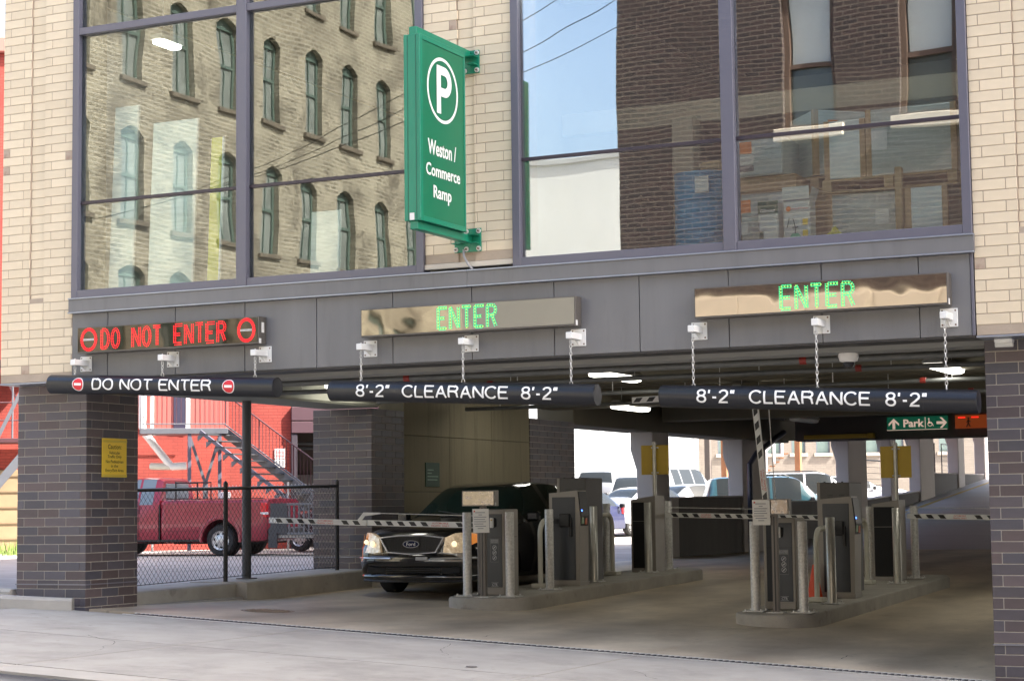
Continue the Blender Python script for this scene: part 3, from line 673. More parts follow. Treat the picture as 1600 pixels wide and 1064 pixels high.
dm = thing('steel_drum', 'blue steel drum behind the window left of the cartons', 'drum', (-6.42, 0.60, 3.501), world=False); dmm = mat('drum_blue', (0.045, 0.26, 0.48), 0.4, var=0.12, vs=4)
G().lathe([(0.0001, 0.86), (0.27, 0.86), (0.275, 0.885), (0.29, 0.885), (0.292, 0.86), (0.285, 0.84), (0.285, 0.62), (0.298, 0.605), (0.285, 0.59), (0.285, 0.32), (0.298, 0.305), (0.285, 0.29), (0.285, 0.03), (0.292, 0.0), (0.0001, 0.0)], (0, 0, 0), 'Z', 36).obj('body', dmm, dm, smooth=0.5)
B('label', paper, dm, 0.02, 0.16, -0.297, -0.285, 0.66, 0.82, c=0.001); G().rbox(0.0, 0.22, -0.1, 0.15, 0.888, 1.0, c=0.02).obj('rag', card, dm)
for nm, m, x0, x1, z1, lab in (('glass_sheet', wrap2, -13.58, -13.24, 5.78, 'pale tall sheet leaning in the left window corner'), ('glass_sheet', wrap2, -13.03, -12.41, 5.54, 'wide pale sheet leaning in the left window'), ('yellow_strip', mat('yellow_board', (0.62, 0.58, 0.08), 0.5), -12.22, -12.05, 5.29, 'narrow yellow board standing in the left window'), ('glass_sheet', wrap2, -10.87, -10.5, 4.33, 'short pale sheet standing under the arched reflections')):
    o = thing(nm, lab, 'panel', ((x0+x1)/2, 0.36, 3.501), world=False, group='sheets leaning in the left window'); hx = (x1-x0)/2
    o.rotation_euler = (math.radians(-3), 0, 0); B('sheet', m, o, -hx, hx, -0.012, 0.012, 0, z1-3.501, c=0.003); B('edge_tape', paper, o, hx-0.02, hx+0.002, -0.014, 0.014, 0, z1-3.501+0.002, c=0.001)

# ------------------------------------------------------------------ hanging clearance bars
chain_m = mat('chain_steel', (0.55, 0.55, 0.54), 0.4, metal=0.6)
def bend_text(g, s, x0, x1, h, zfun, yc, r, bold=0.0, vshift=0.0):
    V, F, a, b, c, d = sans(s); bm = bmesh.new(); vs = [bm.verts.new((v[0], v[1], v[2])) for v in V]
    for f in F:
        try: bm.faces.new([vs[i] for i in f])
        except ValueError: pass
    for k in range(1, 14):
        yy = c+(d-c)*k/14; bmesh.ops.bisect_plane(bm, geom=bm.verts[:]+bm.edges[:]+bm.faces[:], plane_co=(0, yy, 0), plane_no=(0, 1, 0))
    bm.verts.index_update(); P = []
    for v in bm.verts:
        x = x0+(v.co.x-a)/(b-a)*(x1-x0); t = ((v.co.y-c)/(d-c)-0.5)*h+vshift; an = t/r
        e = 0.0022+v.co.z; P.append((x, yc-(r+e)*math.cos(an), zfun(x)+(r+e)*math.sin(an)))
    g.add(P, [tuple(v.index for v in f.verts) for f in bm.faces]); bm.free()
def no_entry_mark(o, x, zfun, yc, r, rad):
    def P(u, v, e): an = v/r; return (x+u, yc-(r+e)*math.cos(an), zfun(x+u)+(r+e)*math.sin(an))
    for (rr, e, m, nm) in ((rad, 0.002, white_l, 'sign_disc'), (rad*0.88, 0.004, red_l, 'red_disc')):
        g = G(); rings = 5; n = 24; V = [P(0, 0, e)]; F = []
        for k in range(1, rings+1):
            for i in range(n): t = 2*PI*i/n; V.append(P(rr*k/rings*math.cos(t), rr*k/rings*math.sin(t), e))
        for i in range(n):
            F.append((0, 1+i, 1+(i+1) % n))
            for k in range(1, rings): F.append((1+(k-1)*n+i, 1+k*n+i, 1+k*n+(i+1) % n, 1+(k-1)*n+(i+1) % n))
        g.add(V, F); g.obj(nm, m, o)
    g = G(); q = rad*0.62
    g.add([P(-q, -rad*.16, .006), P(q, -rad*.16, .006), P(q, rad*.16, .006), P(-q, rad*.16, .006)], [(0, 1, 2, 3)]); g.obj('white_bar', white_l, o)
K = lambda cx, cy, rx, ry, a0, a1, n=12: arc_pts(cx, cy, rx, ry, math.radians(a0), math.radians(a1), n)
def arc_pts(cx, cy, rx, ry, a0, a1, n): return [(cx+rx*math.cos(a0+(a1-a0)*i/n), cy+ry*math.sin(a0+(a1-a0)*i/n)) for i in range(n+1)]
SANS = {'D': (.70, [[(0, 0), (0, 1), (.32, 1)]+K(.32, .5, .38, .5, 90, -90)+[(0, 0)]]), 'O': (.78, [K(.39, .5, .39, .51, 0, 360, 28)]),
        'N': (.70, [[(0, 0), (0, 1)], [(0, 1), (.70, 0)], [(.70, 0), (.70, 1)]]), 'T': (.66, [[(-.02, 1), (.68, 1)], [(.33, 1), (.33, 0)]]),
        'E': (.60, [[(.62, 1), (0, 1), (0, 0), (.63, 0)], [(0, .52), (.57, .52)]]), 'R': (.68, [[(0, 0), (0, 1), (.42, 1)]+K(.42, .765, .24, .235, 90, -90)+[(0, .53)], [(.40, .53), (.60, .40), (.64, 0)]]),
        'C': (.74, [K(.40, .5, .40, .51, 40, 320, 24)]), 'L': (.54, [[(0, 1), (0, 0), (.55, 0)]]), 'A': (.74, [[(0, -.04), (.37, 1.02)], [(.37, 1.02), (.74, -.04)], [(.15, .34), (.59, .34)]]),
        '8': (.54, [K(.27, .755, .24, .25, 0, 360, 22), K(.27, .255, .275, .26, 0, 360, 22)]), '2': (.54, [K(.27, .71, .26, .29, 170, -25, 14)+[(.30, .36), (.06, .14), (0, 0), (.54, 0)]]),
        "'": (.06, [[(.03, 1.04), (.03, .72)]]), '"': (.22, [[(.03, 1.04), (.03, .72)], [(.18, 1.04), (.18, .72)]]), '-': (.26, [[(.0, .38), (.26, .38)]]), ' ': (.22, [])}
def sans(txt, sw=0.135, gap=0.22):
    """letters drawn as even strokes: vertices and faces in a box of height 1"""
    V, F, x = [], [], 0.0
    for ch in txt:
        wd, polys = SANS[ch]
        for si, P in enumerate(polys):
            P = [Vector((x+p[0], sw/2+p[1]*(1-sw))) for p in P]; closed = (P[0]-P[-1]).length < 1e-3 and len(P) > 5
            n = len(P); b0 = len(V)
            for i in range(n):
                a = P[i-1] if i else (P[-2] if closed else P[0]*2-P[1]); c = P[i+1] if i < n-1 else (P[1] if closed else P[-1]*2-P[-2])
                d1 = (P[i]-a).normalized(); d2 = (c-P[i]).normalized(); t = (d1+d2).normalized(); nn = Vector((-t.y, t.x)); k = sw/2/max(0.45, nn.dot(Vector((-d1.y, d1.x))))
                e = Vector((0, 0))
                V.append((*(P[i]+nn*k), 0.0006*si)); V.append((*(P[i]-nn*k), 0.0006*si))
            for i in range(n-1): F.append((b0+2*i, b0+2*i+1, b0+2*i+3, b0+2*i+2))
        x += wd+gap
    x0 = min(v[0] for v in V); x1 = max(v[0] for v in V); y0 = min(v[1] for v in V); y1 = max(v[1] for v in V)
    return V, F, x0, x1, y0, y1
YB = -0.212
def clearance_bar(label, x0, z0, x1, z1, txt, tx0, tx1, bx, marks=None, r=0.107):
    zfun = lambda x: z0+(z1-z0)*(x-x0)/(x1-x0)
    o = thing('clearance_bar', label, 'clearance bar', (bx[1], YB, zfun(bx[1])), group='black pipe bars hung over the lanes')
    g = G(); n = 40; g.tube([(x0, YB, z0), (x0+0.004, YB, z0), (x1-0.004, YB, z1), (x1, YB, z1)], [r-0.004, r, r, r-0.004], n); g.obj('pipe', pipe_m, o, smooth=0.6)
    _V, _F, wa, wb_, _c, _d = sans(txt); px = 0.0
    for wd in txt.split(' '):
        full = sans(wd) if wd else None
        if wd:
            lo = px+full[2]; hi = px+full[3]; f_ = lambda u: tx0+(u-wa)/(wb_-wa)*(tx1-tx0)
            g = G(); bend_text(g, wd, f_(lo), f_(hi), 0.145*(full[5]-full[4])/(_d-_c), zfun, YB, r, 0.012, 0.012+0.145*(((full[4]+full[5])-(_c+_d))/2)/(_d-_c)); g.obj('lettering', white_l, o)
        px += sum(SANS[c][0]+0.22 for c in wd)+SANS[' '][0]+0.22
    if marks:
        for x in marks: no_entry_mark(o, x, zfun, YB, r, 0.078)
    for x in bx:
        b = B('bracket', white_paint, o, x-0.033, x+0.033, YB-0.045, -0.012, 2.733, 2.797, c=0.004)
        B('wall_plate', white_paint, b, x-0.085, x+0.075, -0.012, -0.001, 2.675, 2.845, c=0.003)
        gg = G()
        for dx in (-0.065, 0.055):
            for dz in (2.695, 2.825): gg.disc((x+dx, -0.0135, dz), (1, 0, 0), (0, 0, 1), 0.009, 8)
        gg.obj('bolt', mat('rust_bolt', (0.16, 0.1, 0.07), 0.6), b)
        gg = G(); gg.prism([(0, 0), (0, -0.05), (-0.1, 0)], (x-0.004, -0.014, 2.732), (0, 1, 0), (0, 0, 1), (0.008, 0, 0)); gg.obj('gusset', white_paint, b)
        gg = G(); zz = 2.735; zb = zfun(x)+r-0.004; L = 0.036; k = 0
        xx = x; gg.tube([(xx, YB, 2.73), (xx, YB, 2.81)], 0.006, 6)
        while zz > zb:
            big = 1.5 if (zz > 2.69 or zz-zb < 0.05) else 1.0; hl = L*0.62*big; w_ = 0.011*big; pts = []
            for i in range(10):
                t = 2*PI*i/10; u, v = w_*math.cos(t), hl*math.sin(t)
                pts.append((xx+(u if k % 2 else 0), YB+(0 if k % 2 else u), zz-hl+v))
            pts.append(pts[0]); gg.tube(pts, 0.0042, 5, caps=False); zz -= hl*1.62; k += 1
        gg.obj('chain', chain_m, o, smooth=True)
    return o
clearance_bar('black pipe bar reading DO NOT ENTER with red no-entry discs', -13.915, 2.533, -10.925, 2.384, 'DO NOT ENTER', -13.28, -11.70, (-13.595, -12.406, -11.206), (-13.47, -11.475))
clearance_bar('middle black pipe bar reading 8-2 CLEARANCE over the centre lane', -10.255, 2.322, -7.255, 2.171, '8\'-2"  CLEARANCE  8\'-2"', -9.91, -7.64, (-9.906, -8.722, -7.534))
clearance_bar('black pipe bar reading 8-2 CLEARANCE nearest the right column', -6.585, 2.135, -3.578, 1.978, '8\'-2"  CLEARANCE  8\'-2"', -6.20, -4.02, (-6.264, -5.052, -3.861))

# ------------------------------------------------------------------ light-up lane signs
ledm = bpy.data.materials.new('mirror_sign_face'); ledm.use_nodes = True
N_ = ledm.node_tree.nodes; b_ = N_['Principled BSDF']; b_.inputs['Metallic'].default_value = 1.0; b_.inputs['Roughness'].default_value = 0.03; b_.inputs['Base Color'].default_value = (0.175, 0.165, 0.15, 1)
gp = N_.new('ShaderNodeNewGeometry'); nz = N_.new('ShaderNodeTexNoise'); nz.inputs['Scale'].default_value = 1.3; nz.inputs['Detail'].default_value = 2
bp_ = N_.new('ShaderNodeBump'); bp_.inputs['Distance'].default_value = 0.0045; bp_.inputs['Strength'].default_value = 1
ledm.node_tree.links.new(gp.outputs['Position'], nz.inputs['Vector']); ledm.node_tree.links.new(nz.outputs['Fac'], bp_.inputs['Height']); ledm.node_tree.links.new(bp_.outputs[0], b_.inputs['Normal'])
ledm2 = ledm.copy(); ledm2.name = 'brightened_mirror_sign_face'; ledm2.node_tree.nodes['Principled BSDF'].inputs['Base Color'].default_value = (0.5, 0.46, 0.4, 1)  # same mirror face, base colour raised to brighten its reflection
ledm0 = ledm.copy(); ledm0.name = 'dimmed_mirror_sign_face'; ledm0.node_tree.nodes['Principled BSDF'].inputs['Base Color'].default_value = (0.06, 0.055, 0.05, 1)  # same mirror face, base colour lowered to dim reflection behind red letters
led_green = mat('green_led', (0.0, 0.3, 0.12), 0.4, emit=(0.0, 0.75, 0.30), es=0.28)
led_yel = mat('yellow_green_led', (0.2, 0.4, 0.05), 0.4, emit=(0.35, 1.0, 0.15), es=0.25)
led_red = mat('red_led', (0.4, 0.01, 0.02), 0.4, emit=(1.0, 0.0, 0.012), es=0.45)
led_white = mat('white_led', (0.5, 0.5, 0.5), 0.4, emit=(0.8, 0.8, 0.85), es=0.08)
sign_box = mat('dark_sign_case', (0.10, 0.09, 0.08), 0.45, var=0.1, vs=4)
def arc(cx, cy, rx, ry, a0, a1, n): return [(cx+rx*math.cos(a0+(a1-a0)*i/n), cy+ry*math.sin(a0+(a1-a0)*i/n)) for i in range(n+1)]
STK = {'D': [[(0, 0), (0, 1), (.45, 1)]+arc(.45, .5, .55, .5, PI/2, -PI/2, 10)+[(0, 0)]], 'O': [arc(.5, .5, .5, .5, 0, 2*PI, 22)], 'N': [[(0, 0), (0, 1), (1, 0), (1, 1)]],
       'T': [[(0, 1), (1, 1)], [(.5, 1), (.5, 0)]], 'E': [[(1, 1), (0, 1), (0, 0), (1, 0)], [(0, .5), (.85, .5)]],
       'R': [[(0, 0), (0, 1), (.6, 1)]+arc(.6, .76, .4, .24, PI/2, -PI/2, 8)+[(0, .52)], [(.55, .52), (1, 0)]]}
def led_dots(polys, y, rows, step=0.0165, size=0.0044):
    g = G()
    for P in polys:
        for rr in rows:
            acc = 0.0
            for (a, b) in zip(P, P[1:]):
                a, b = Vector(a), Vector(b); d = b-a; L = d.length
                if L < 1e-6: continue
                d /= L; nrm = Vector((-d.y, d.x)); t = acc
                while t <= L:
                    p = a+d*t+nrm*rr; x, z = p.x, p.y; s_ = size
                    g.box(x-s_, x+s_, y-0.004-random.random()*0.0015, y, z-s_, z+s_); t += step
                acc = t-L
    return g
def word(txt, x0, x1, z0, z1):
    n = len(txt); slot = (x1-x0)/(n-0.28); wd = slot*0.66; out = []
    for i, ch in enumerate(txt):
        if ch in STK: out.append([[(x0+i*slot+u*wd, z0+v*(z1-z0)) for u, v in p] for p in STK[ch]])
    return out
def led_sign(label, x0, x1, kind, tx0=0, tx1=0):
    o = thing('led_sign', label, 'led sign', ((x0+x1)/2, 0, 2.87), group='light-up lane signs on the fascia')
    yf = -0.15
    B('case', sign_box, o, x0, x1, yf, -0.001, 2.868, 3.162, c=0.004)
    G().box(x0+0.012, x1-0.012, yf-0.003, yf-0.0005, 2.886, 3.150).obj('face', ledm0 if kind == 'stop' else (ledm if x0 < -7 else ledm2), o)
    B('corner_clip', white_paint, o, x1-0.002, x1+0.006, yf+0.005, yf+0.04, 2.872, 2.925, c=0.001)
    if kind == 'stop':
        B('side_label', paper, o, x1+0.0005, x1+0.003, yf+0.05, yf+0.10, 2.99, 3.10, c=0.0005)
        for P in word('DO NOT ENTER', tx0, tx1, 2.915, 3.118): led_dots(P, yf-0.004, (-0.012, 0.012)).obj('letter', led_red, o)
        for cx in (x0+0.165, x1-0.155):
            led_dots([[(cx+0.098*math.cos(t*PI/24), 3.018+0.115*math.sin(t*PI/24)) for t in range(49)]], yf-0.004, (-0.012, 0, 0.012)).obj('ring', led_red, o)
            led_dots([[(cx-0.07, 3.018), (cx+0.07, 3.018)]], yf-0.004, (-0.006, 0.006)).obj('bar', led_white, o)
    else:
        for P in word('ENTER', tx0, tx1, 2.912, 3.122):
            lt = led_dots(P, yf-0.004, (-0.013, 0.013)).obj('letter', led_green, o); led_dots(P, yf-0.0045, (0.0,), step=0.03, size=0.006).obj('inner_dots', led_yel, lt)
    return o
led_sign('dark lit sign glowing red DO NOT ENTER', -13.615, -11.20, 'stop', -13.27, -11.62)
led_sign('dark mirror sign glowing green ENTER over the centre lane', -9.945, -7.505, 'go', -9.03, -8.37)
led_sign('mirror sign with tint-brightened reflection, glowing green ENTER nearest the right brick pier', -6.265, -3.835, 'go', -5.40, -4.70)

# ------------------------------------------------------------------ projecting parking sign
ps = thing('parking_sign', 'tall green double-sided parking sign with white P, projecting from the brick pier', 'sign', (-8.74, -0.7, 3.8))
xr_, xl_ = -8.66, -8.825; yo, yi = -1.205, -0.245; zb_, zt_ = 3.865, 5.70
B('sign_body', green_f, ps, xl_+0.002, xr_-0.002, yo, yi, zb_, zt_, c=0.006)
for xf, sgn in ((xr_, 1), (xl_, -1)):
    B('face_panel', green, ps, min(xf, xf-sgn*0.01), max(xf, xf-sgn*0.01)+0.0, yo+0.05, yi-0.02, zb_+0.05, zt_-0.05, c=0.002)
    for (a, b, c, d) in ((yo-0.004, yo+0.05, zb_, zt_), (yi-0.02, yi+0.004, zb_, zt_), (yo+0.05, yi-0.02, zb_, zb_+0.05), (yo+0.05, yi-0.02, zt_-0.05, zt_)):
        B('face_frame', green_f, ps, min(xf-sgn*0.02, xf+sgn*0.008), max(xf-sgn*0.02, xf+sgn*0.008), a, b, c, d, c=0.003)
for xx in (xl_+0.03, xr_-0.045): B('edge_groove', mat('green_shadow', (0.003, 0.09, 0.05), 0.5), ps, xx, xx+0.008, yo-0.002, yo+0.004, zb_+0.01, zt_-0.01, c=0.001)
U_, W_ = (0, 1, 0), (0, 0, 1); xf = xr_+0.0025; yc_ = (yo+yi)/2
g = G(); n = 48; cz = 5.22; cy_ = yc_+0.0
g.add([(xf, cy_+ra*math.cos(2*PI*i/n), cz+rb*math.sin(2*PI*i/n)) for (ra, rb) in ((0.33, 0.33), (0.298, 0.298)) for i in range(n)], [(i, (i+1) % n, n+(i+1) % n, n+i) for i in range(n)])
g.obj('ring', white_l, ps)
g = G(); 
pw = 0.088; PP = [[(-0.09, -0.24), (-0.09, 0.22)], [(-0.135, 0.198), (0.03, 0.198)]+[(0.03+0.108*math.sin(t*PI/12), 0.09+0.108*math.cos(t*PI/12)) for t in range(13)]+[(-0.09, -0.018)]]
for P in PP:
    n = len(P); b0 = len(g.V); P = [Vector(p) for p in P]
    VV = []
    for i in range(n):
        t = (P[min(i+1, n-1)]-P[max(i-1, 0)]).normalized(); nn = Vector((-t.y, t.x))*pw/2
        for q in (P[i]+nn, P[i]-nn): VV.append((xf+(0.0030 if n > 3 else 0.0015), cy_+0.005+q.x, cz+q.y))
    g.add(VV, [(2*i, 2*i+1, 2*i+3, 2*i+2) for i in range(n-1)])
g.obj('letter_p', white_l, ps)
g = G()
for s_, dy_, z_, w__, h__ in (('Weston /', -0.02, 4.62, 0.60, 0.155), ('Commerce', 0.0, 4.395, 0.72, 0.125), ('Ramp', -0.02, 4.165, 0.38, 0.165)):
    g = G(); put_text(g, s_, (xf, cy_+dy_, z_), U_, W_, w__, h__, 0.02); g.obj('lettering', white_l, ps)
B('sticker', paper, ps, -8.775, -8.725, yo-0.006, yo-0.003, 3.87, 3.94, c=0.0005)
for z0 in (3.785, 5.702):
    a = B('arm', green_f, ps, -8.785, -8.70, yo+0.02, -0.02, z0, z0+0.078, c=0.004)
    zc = z0+0.04 if z0 < 4 else z0-0.03
    B('wall_plate', green_f, a, -8.905, -8.60, -0.022, -0.006, zc-0.13, zc+0.11, c=0.003)
    for k in (-0.05, 0.03): B('rib', green_f, a, -8.70, -8.615, -0.12, -0.023, zc+k, zc+k+0.008, c=0.001)
    for k in (-0.05, 0.03): B('rib', green_f, a, -8.895, -8.79, -0.12, -0.023, zc+k, zc+k+0.008, c=0.001)
    for dx in (-8.885, -8.765, -8.625):
        for dz in (-0.10, 0.08):
            gg = G(); gg.lathe([(0.0001, -0.036), (0.024, -0.036), (0.026, -0.024)], (dx, 0, zc+dz), 'Y', 14); gg.obj('washer', galv, a)
            gg = G(); gg.lathe([(0.0001, -0.05), (0.01, -0.05), (0.011, -0.036)], (dx, 0, zc+dz), 'Y', 8); gg.obj('bolt_head', mat('rust_bolt', (0.16, 0.1, 0.07), 0.6), a)
g = G(); g.tube([(-8.79, -0.04, 3.72), (-8.785, -0.05, 3.66), (-8.74, -0.05, 3.57), (-8.70, -0.03, 3.52)], 0.012, 8); g.obj('conduit', mat('grey_conduit', (0.3, 0.3, 0.31), 0.5), ps, smooth=True)
# caution sign on the left column
cs = thing('caution_sign', 'yellow caution sign with black lettering on the left brick column', 'sign', (-13.84, 0.83, 1.72))
B('board', yellow, cs, -13.852, -13.842, 0.605, 1.065, 1.50, 1.952, c=0.002)
for z in (1.518, 1.918): B('edge_strip', mat('sign_gold', (0.62, 0.45, 0.05), 0.4), cs, -13.842, -13.836, 0.605, 1.065, z-0.014, z+0.014, c=0.002)
g = G(); xf = -13.8405
for s_, z, wd, h in (('Caution:', 1.855, 0.25, 0.055), ('Vehicular', 1.785, 0.21, 0.036), ('Traffic Only', 1.735, 0.26, 0.046), ('No Pedestrian', 1.682, 0.33, 0.036), ('in the', 1.632, 0.13, 0.036), ('Entry/Exit Area', 1.575, 0.34, 0.046)):
    g = G(); put_text(g, s_, (xf, 0.835, z), (0, 1, 0), (0, 0, 1), wd, h, 0.007); g.obj('lettering', black_l, cs)

# ------------------------------------------------------------------ kerbs by the left column and along the fence
def sweep_kerb(label, pts, w, h, zfn, m=kerbm, name='kerb', group=None):
    o = thing(name, label, 'kerb', (pts[0][0], pts[0][1], zfn(*pts[0])), group=group)
    P = [Vector((p[0], p[1], 0)) for p in pts]; V = []; n = len(P); prof = [(-w/2, -0.15), (-w/2, h-0.03), (-w/2+0.03, h), (w/2-0.03, h), (w/2, h-0.03), (w/2, -0.15)]
    for i in range(n):
        d = (P[min(i+1, n-1)]-P[max(i-1, 0)]).normalized(); u = Vector((d.y, -d.x, 0)); z = zfn(P[i].x, P[i].y)
        for a, b in prof: q = P[i]+u*a; V.append((q.x, q.y, z+b))
    k = len(prof); F = [(i*k+j, i*k+j+1, (i+1)*k+j+1, (i+1)*k+j) for i in range(n-1) for j in range(k-1)]
    F += [tuple(range(k)), tuple(range((n-1)*k+k-1, (n-1)*k-1, -1))]
    G().add(V, F).obj('kerb_stone', m, o, smooth=0.5); return o
sweep_kerb('pale curved concrete kerb in front of the left brick column', [(-13.9, 0.17), (-14.1, 0.05), (-14.5, -0.08), (-15.0, -0.16), (-15.8, -0.22), (-17.2, -0.25), (-22, -0.25)], 0.24, 0.13, lambda x, y: zs(x), conc_edge)
sweep_kerb('short broken kerb end left of the brick column', [(-14.93, 0.42), (-15.5, 0.45), (-16.6, 0.50), (-22, 0.55)], 0.22, 0.14, lambda x, y: zs(x)+0.02)
# plinth under the fence: two pours with a step between
kb = thing('concrete_plinth', 'low concrete plinth carrying the chain-link fence', 'kerb', (-14.1, 4, 0))
def plinth(y0, y1, xa, xb, za, zb2):
    g = G(); ys = rng(y0, y1, 6)
    for (x0, x1, t0, t1) in ((xa, xb, za, zb2),):
        V = []
        for y in ys:
            t = (y-y0)/(y1-y0); zt_ = t0+(t1-t0)*t; V += [(x0, y, -0.4), (x0, y, zt_), (x1-0.02, y, zt_), (x1, y, zt_-0.02), (x1, y, -0.4)]
        F = [(i*5+j, (i+1)*5+j, (i+1)*5+j+1, i*5+j+1) for i in range(6) for j in range(4)]+[(4, 3, 2, 1, 0), tuple(range(30, 35))]
        g.add(V, F)
    g.obj('pour', kerbm, kb)
plinth(1.315, 3.62, -14.75, -14.02, 0.135, 0.165); plinth(3.63, 6.87, -14.75, -13.86, 0.175, 0.235)
plinth(6.87, 12.3, -14.8, -13.62, 0.235, 0.24)
# chain-link fence
fence = thing('chain_link_fence', 'black chain-link fence between the two left brick columns', 'fence', (-14.2, 4, 0.15))
XF = -14.25
def zk_(y): return 0.15+0.016*(y-1.3)
for y in (1.5, 3.72, 6.55):
    gg = G(); z0 = zk_(y); gg.lathe([(0.0001, z0+1.30), (0.012, z0+1.295), (0.03, z0+1.27), (0.032, z0+1.255), (0.03, z0+1.24), (0.03, z0-0.05)], (XF, y, 0), 'Z', 12); gg.obj('post', blackm, fence, smooth=True)
G().tube([(XF, 1.35, zk_(1.35)+1.2), (XF, 6.55, zk_(6.55)+1.2)], 0.022, 8).obj('top_rail', blackm, fence, smooth=True)
G().tube([(XF, 1.35, zk_(1.35)+0.045), (XF, 6.55, zk_(6.55)+0.045)], 0.005, 5).obj('tension_wire', blackm, fence)
g = G(); pit = 0.088; H = 1.15; y = 1.32-H; wr = 0.0030
def clipw(y0, z0, y1, z1, a=1.35, b=6.55):
    if y1 <= a or y0 >= b: return None
    def at(yy): t = (yy-y0)/(y1-y0); return (yy, z0+(z1-z0)*t)
    return at(max(a, y0)), at(min(b, y1))
ratio = 0.95
while y < 6.6:
    for sgn in (1, -1):
        za, zb2 = (0.0, H) if sgn > 0 else (H, 0.0); s2 = clipw(y, za, y+H*ratio, zb2)
        if s2:
            (ya, z1_), (yb, z2_) = s2; xo = XF+0.03+sgn*wr
            g.tube([(xo, ya, zk_(ya)+0.04+z1_), (xo, yb, zk_(yb)+0.04+z2_)], wr, 4, caps=False)
    y += pit
o = g.obj('chain_link', mat('black_wire', (0.03, 0.03, 0.032), 0.45), fence); o['kind'] = 'stuff'
pl = thing('steel_post', 'dark grey round steel post standing behind the fence', 'post', (-14.32, 4.32, 0.18))
G().tube([(-14.32, 4.32, 0.1), (-14.32, 4.32, 2.57)], 0.062, 20).obj('shaft', mat('charcoal_steel', (0.05, 0.053, 0.06), 0.5), pl, smooth=True)
G().box(-14.42, -14.22, 4.22, 4.42, 0.19, 0.203).obj('base_plate', mat('charcoal_steel', (0.05, 0.053, 0.06), 0.5), pl)

# ------------------------------------------------------------------ traffic islands
def i1(y): return -0.02+0.0205*(y-4.5)
def i2(y): return -0.165+0.026*(y-4.4)
def island(label, x0, x1, y0, y1, zt, rad):
    o = thing('traffic_island', label, 'island', ((x0+x1)/2, y0, zt(y0)-0.15), group='raised concrete islands between the lanes')
    out = []
    for (cx, cy, a0) in ((x1-rad, y0+rad, -90), (x1-rad, y1-rad, 0), (x0+rad, y1-rad, 90), (x0+rad, y0+rad, 180)):
        out += [(cx+rad*math.cos(math.radians(a0+k*15)), cy+rad*math.sin(math.radians(a0+k*15))) for k in range(7)]
    dens = []
    for a, b in zip(out, out[1:]+out[:1]):
        L = math.dist(a, b); kk = max(1, int(L/0.8)); dens += [(a[0]+(b[0]-a[0])*i/kk, a[1]+(b[1]-a[1])*i/kk) for i in range(kk)]
    n = len(dens); cx, cy = (x0+x1)/2, (y0+y1)/2
    def ins(p, e): dx = e*(1 if p[0] < cx else -1); return (p[0]+dx*min(1, abs(p[0]-cx)/0.2), p[1]+(e if p[1] < y0+rad*1.01 else (-e if p[1] > y1-rad*1.01 else 0)))
    V = [(p[0], p[1], zt(p[1])-0.45) for p in dens]+[(p[0], p[1], zt(p[1])-0.03) for p in dens]+[(*ins(p, 0.008), zt(p[1])-0.01) for p in dens]+[(*ins(p, 0.03), zt(p[1])) for p in dens]
    F = [(k*n+i, k*n+(i+1) % n, (k+1)*n+(i+1) % n, (k+1)*n+i) for k in range(3) for i in range(n)]
    G().add(V, F).obj('kerb', kerbm, o, smooth=0.6)
    V = [(*ins(p, 0.03), zt(p[1])) for p in dens]; G().add(V, [tuple(range(n))]).obj('deck', mat('island_concrete', (0.36, 0.335, 0.285), 0.85, var=0.15, vs=3, bump=0.2, world_co=True), o)
island('raised concrete island with machines beside the black sedan', -11.38, -10.27, 4.18, 11.3, i1, 0.45)
island('raised concrete island with machines and orange cone, nearer the right column', -7.50, -6.48, 4.02, 11.6, i2, 0.50)

def bollard(x, y, zt, label, r=0.057, h=1.06, m=galv, group='steel bollards on the islands'):
    o = thing('bollard', label, 'bollard', (x, y, zt(y)), group=group, world=False)
    G().lathe([(0.0001, h-0.006), (r*0.86, h-0.006), (r*0.9, h), (r, h-0.006), (r, 0.0)], (0, 0, 0), 'Z', 22).obj('pipe', m, o, smooth=0.9)
    G().rbox(-0.125, 0.125, -0.125, 0.125, 0.0, 0.013, c=0.003).obj('base_plate', galv, o)
    for sx in (-1, 1):
        for sy in (-1, 1): G().lathe([(0.0001, 0.034), (0.012, 0.034), (0.014, 0.013)], (sx*0.095, sy*0.095, 0), 'Z', 6).obj('anchor_bolt', galv, o)
    return o
E1 = 'on the island beside the sedan'; E2 = 'on the island nearer the right column'
for x, y, m, t in ((-11.109, 4.52, galv, 'front left galvanised bollard next to the sedan headlight'), (-10.487, 4.48, galv, 'galvanised bollard right of the ticket gate next to the sedan'),
                   (-10.56, 5.84, galv, 'galvanised bollard in front of the pay machine '+E1), (-10.655, 7.55, stainless, 'smooth steel bollard right of the pay machine '+E1),
                   (-10.77, 9.92, stainless, 'smooth steel bollard before the rear cabinet '+E1), (-10.78, 10.82, galv, 'rearmost bollard at the arm '+E1), (-11.22, 9.37, galv, 'bollard behind the white hoop '+E1)):
    bollard(x, y, i1, t, m=m)
for x, y, m, t in ((-7.262, 4.48, galv, 'galvanised bollard under the paper notice '+E2), (-6.648, 4.40, galv, 'galvanised bollard right of the gate cabinet '+E2),
                   (-6.705, 5.75, stainless, 'smooth steel bollard before the pay machine '+E2), (-6.84, 9.52, stainless, 'smooth steel bollard before the rear cabinet '+E2),
                   (-6.86, 10.64, galv, 'rearmost bollard at the arm '+E2), (-7.466, 10.45, galv, 'bollard left of the rear cabinet '+E2), (-7.3, 7.9, galv, 'bollard half hidden behind the pay machine '+E2)):
    bollard(x, y, i2, t, m=m)

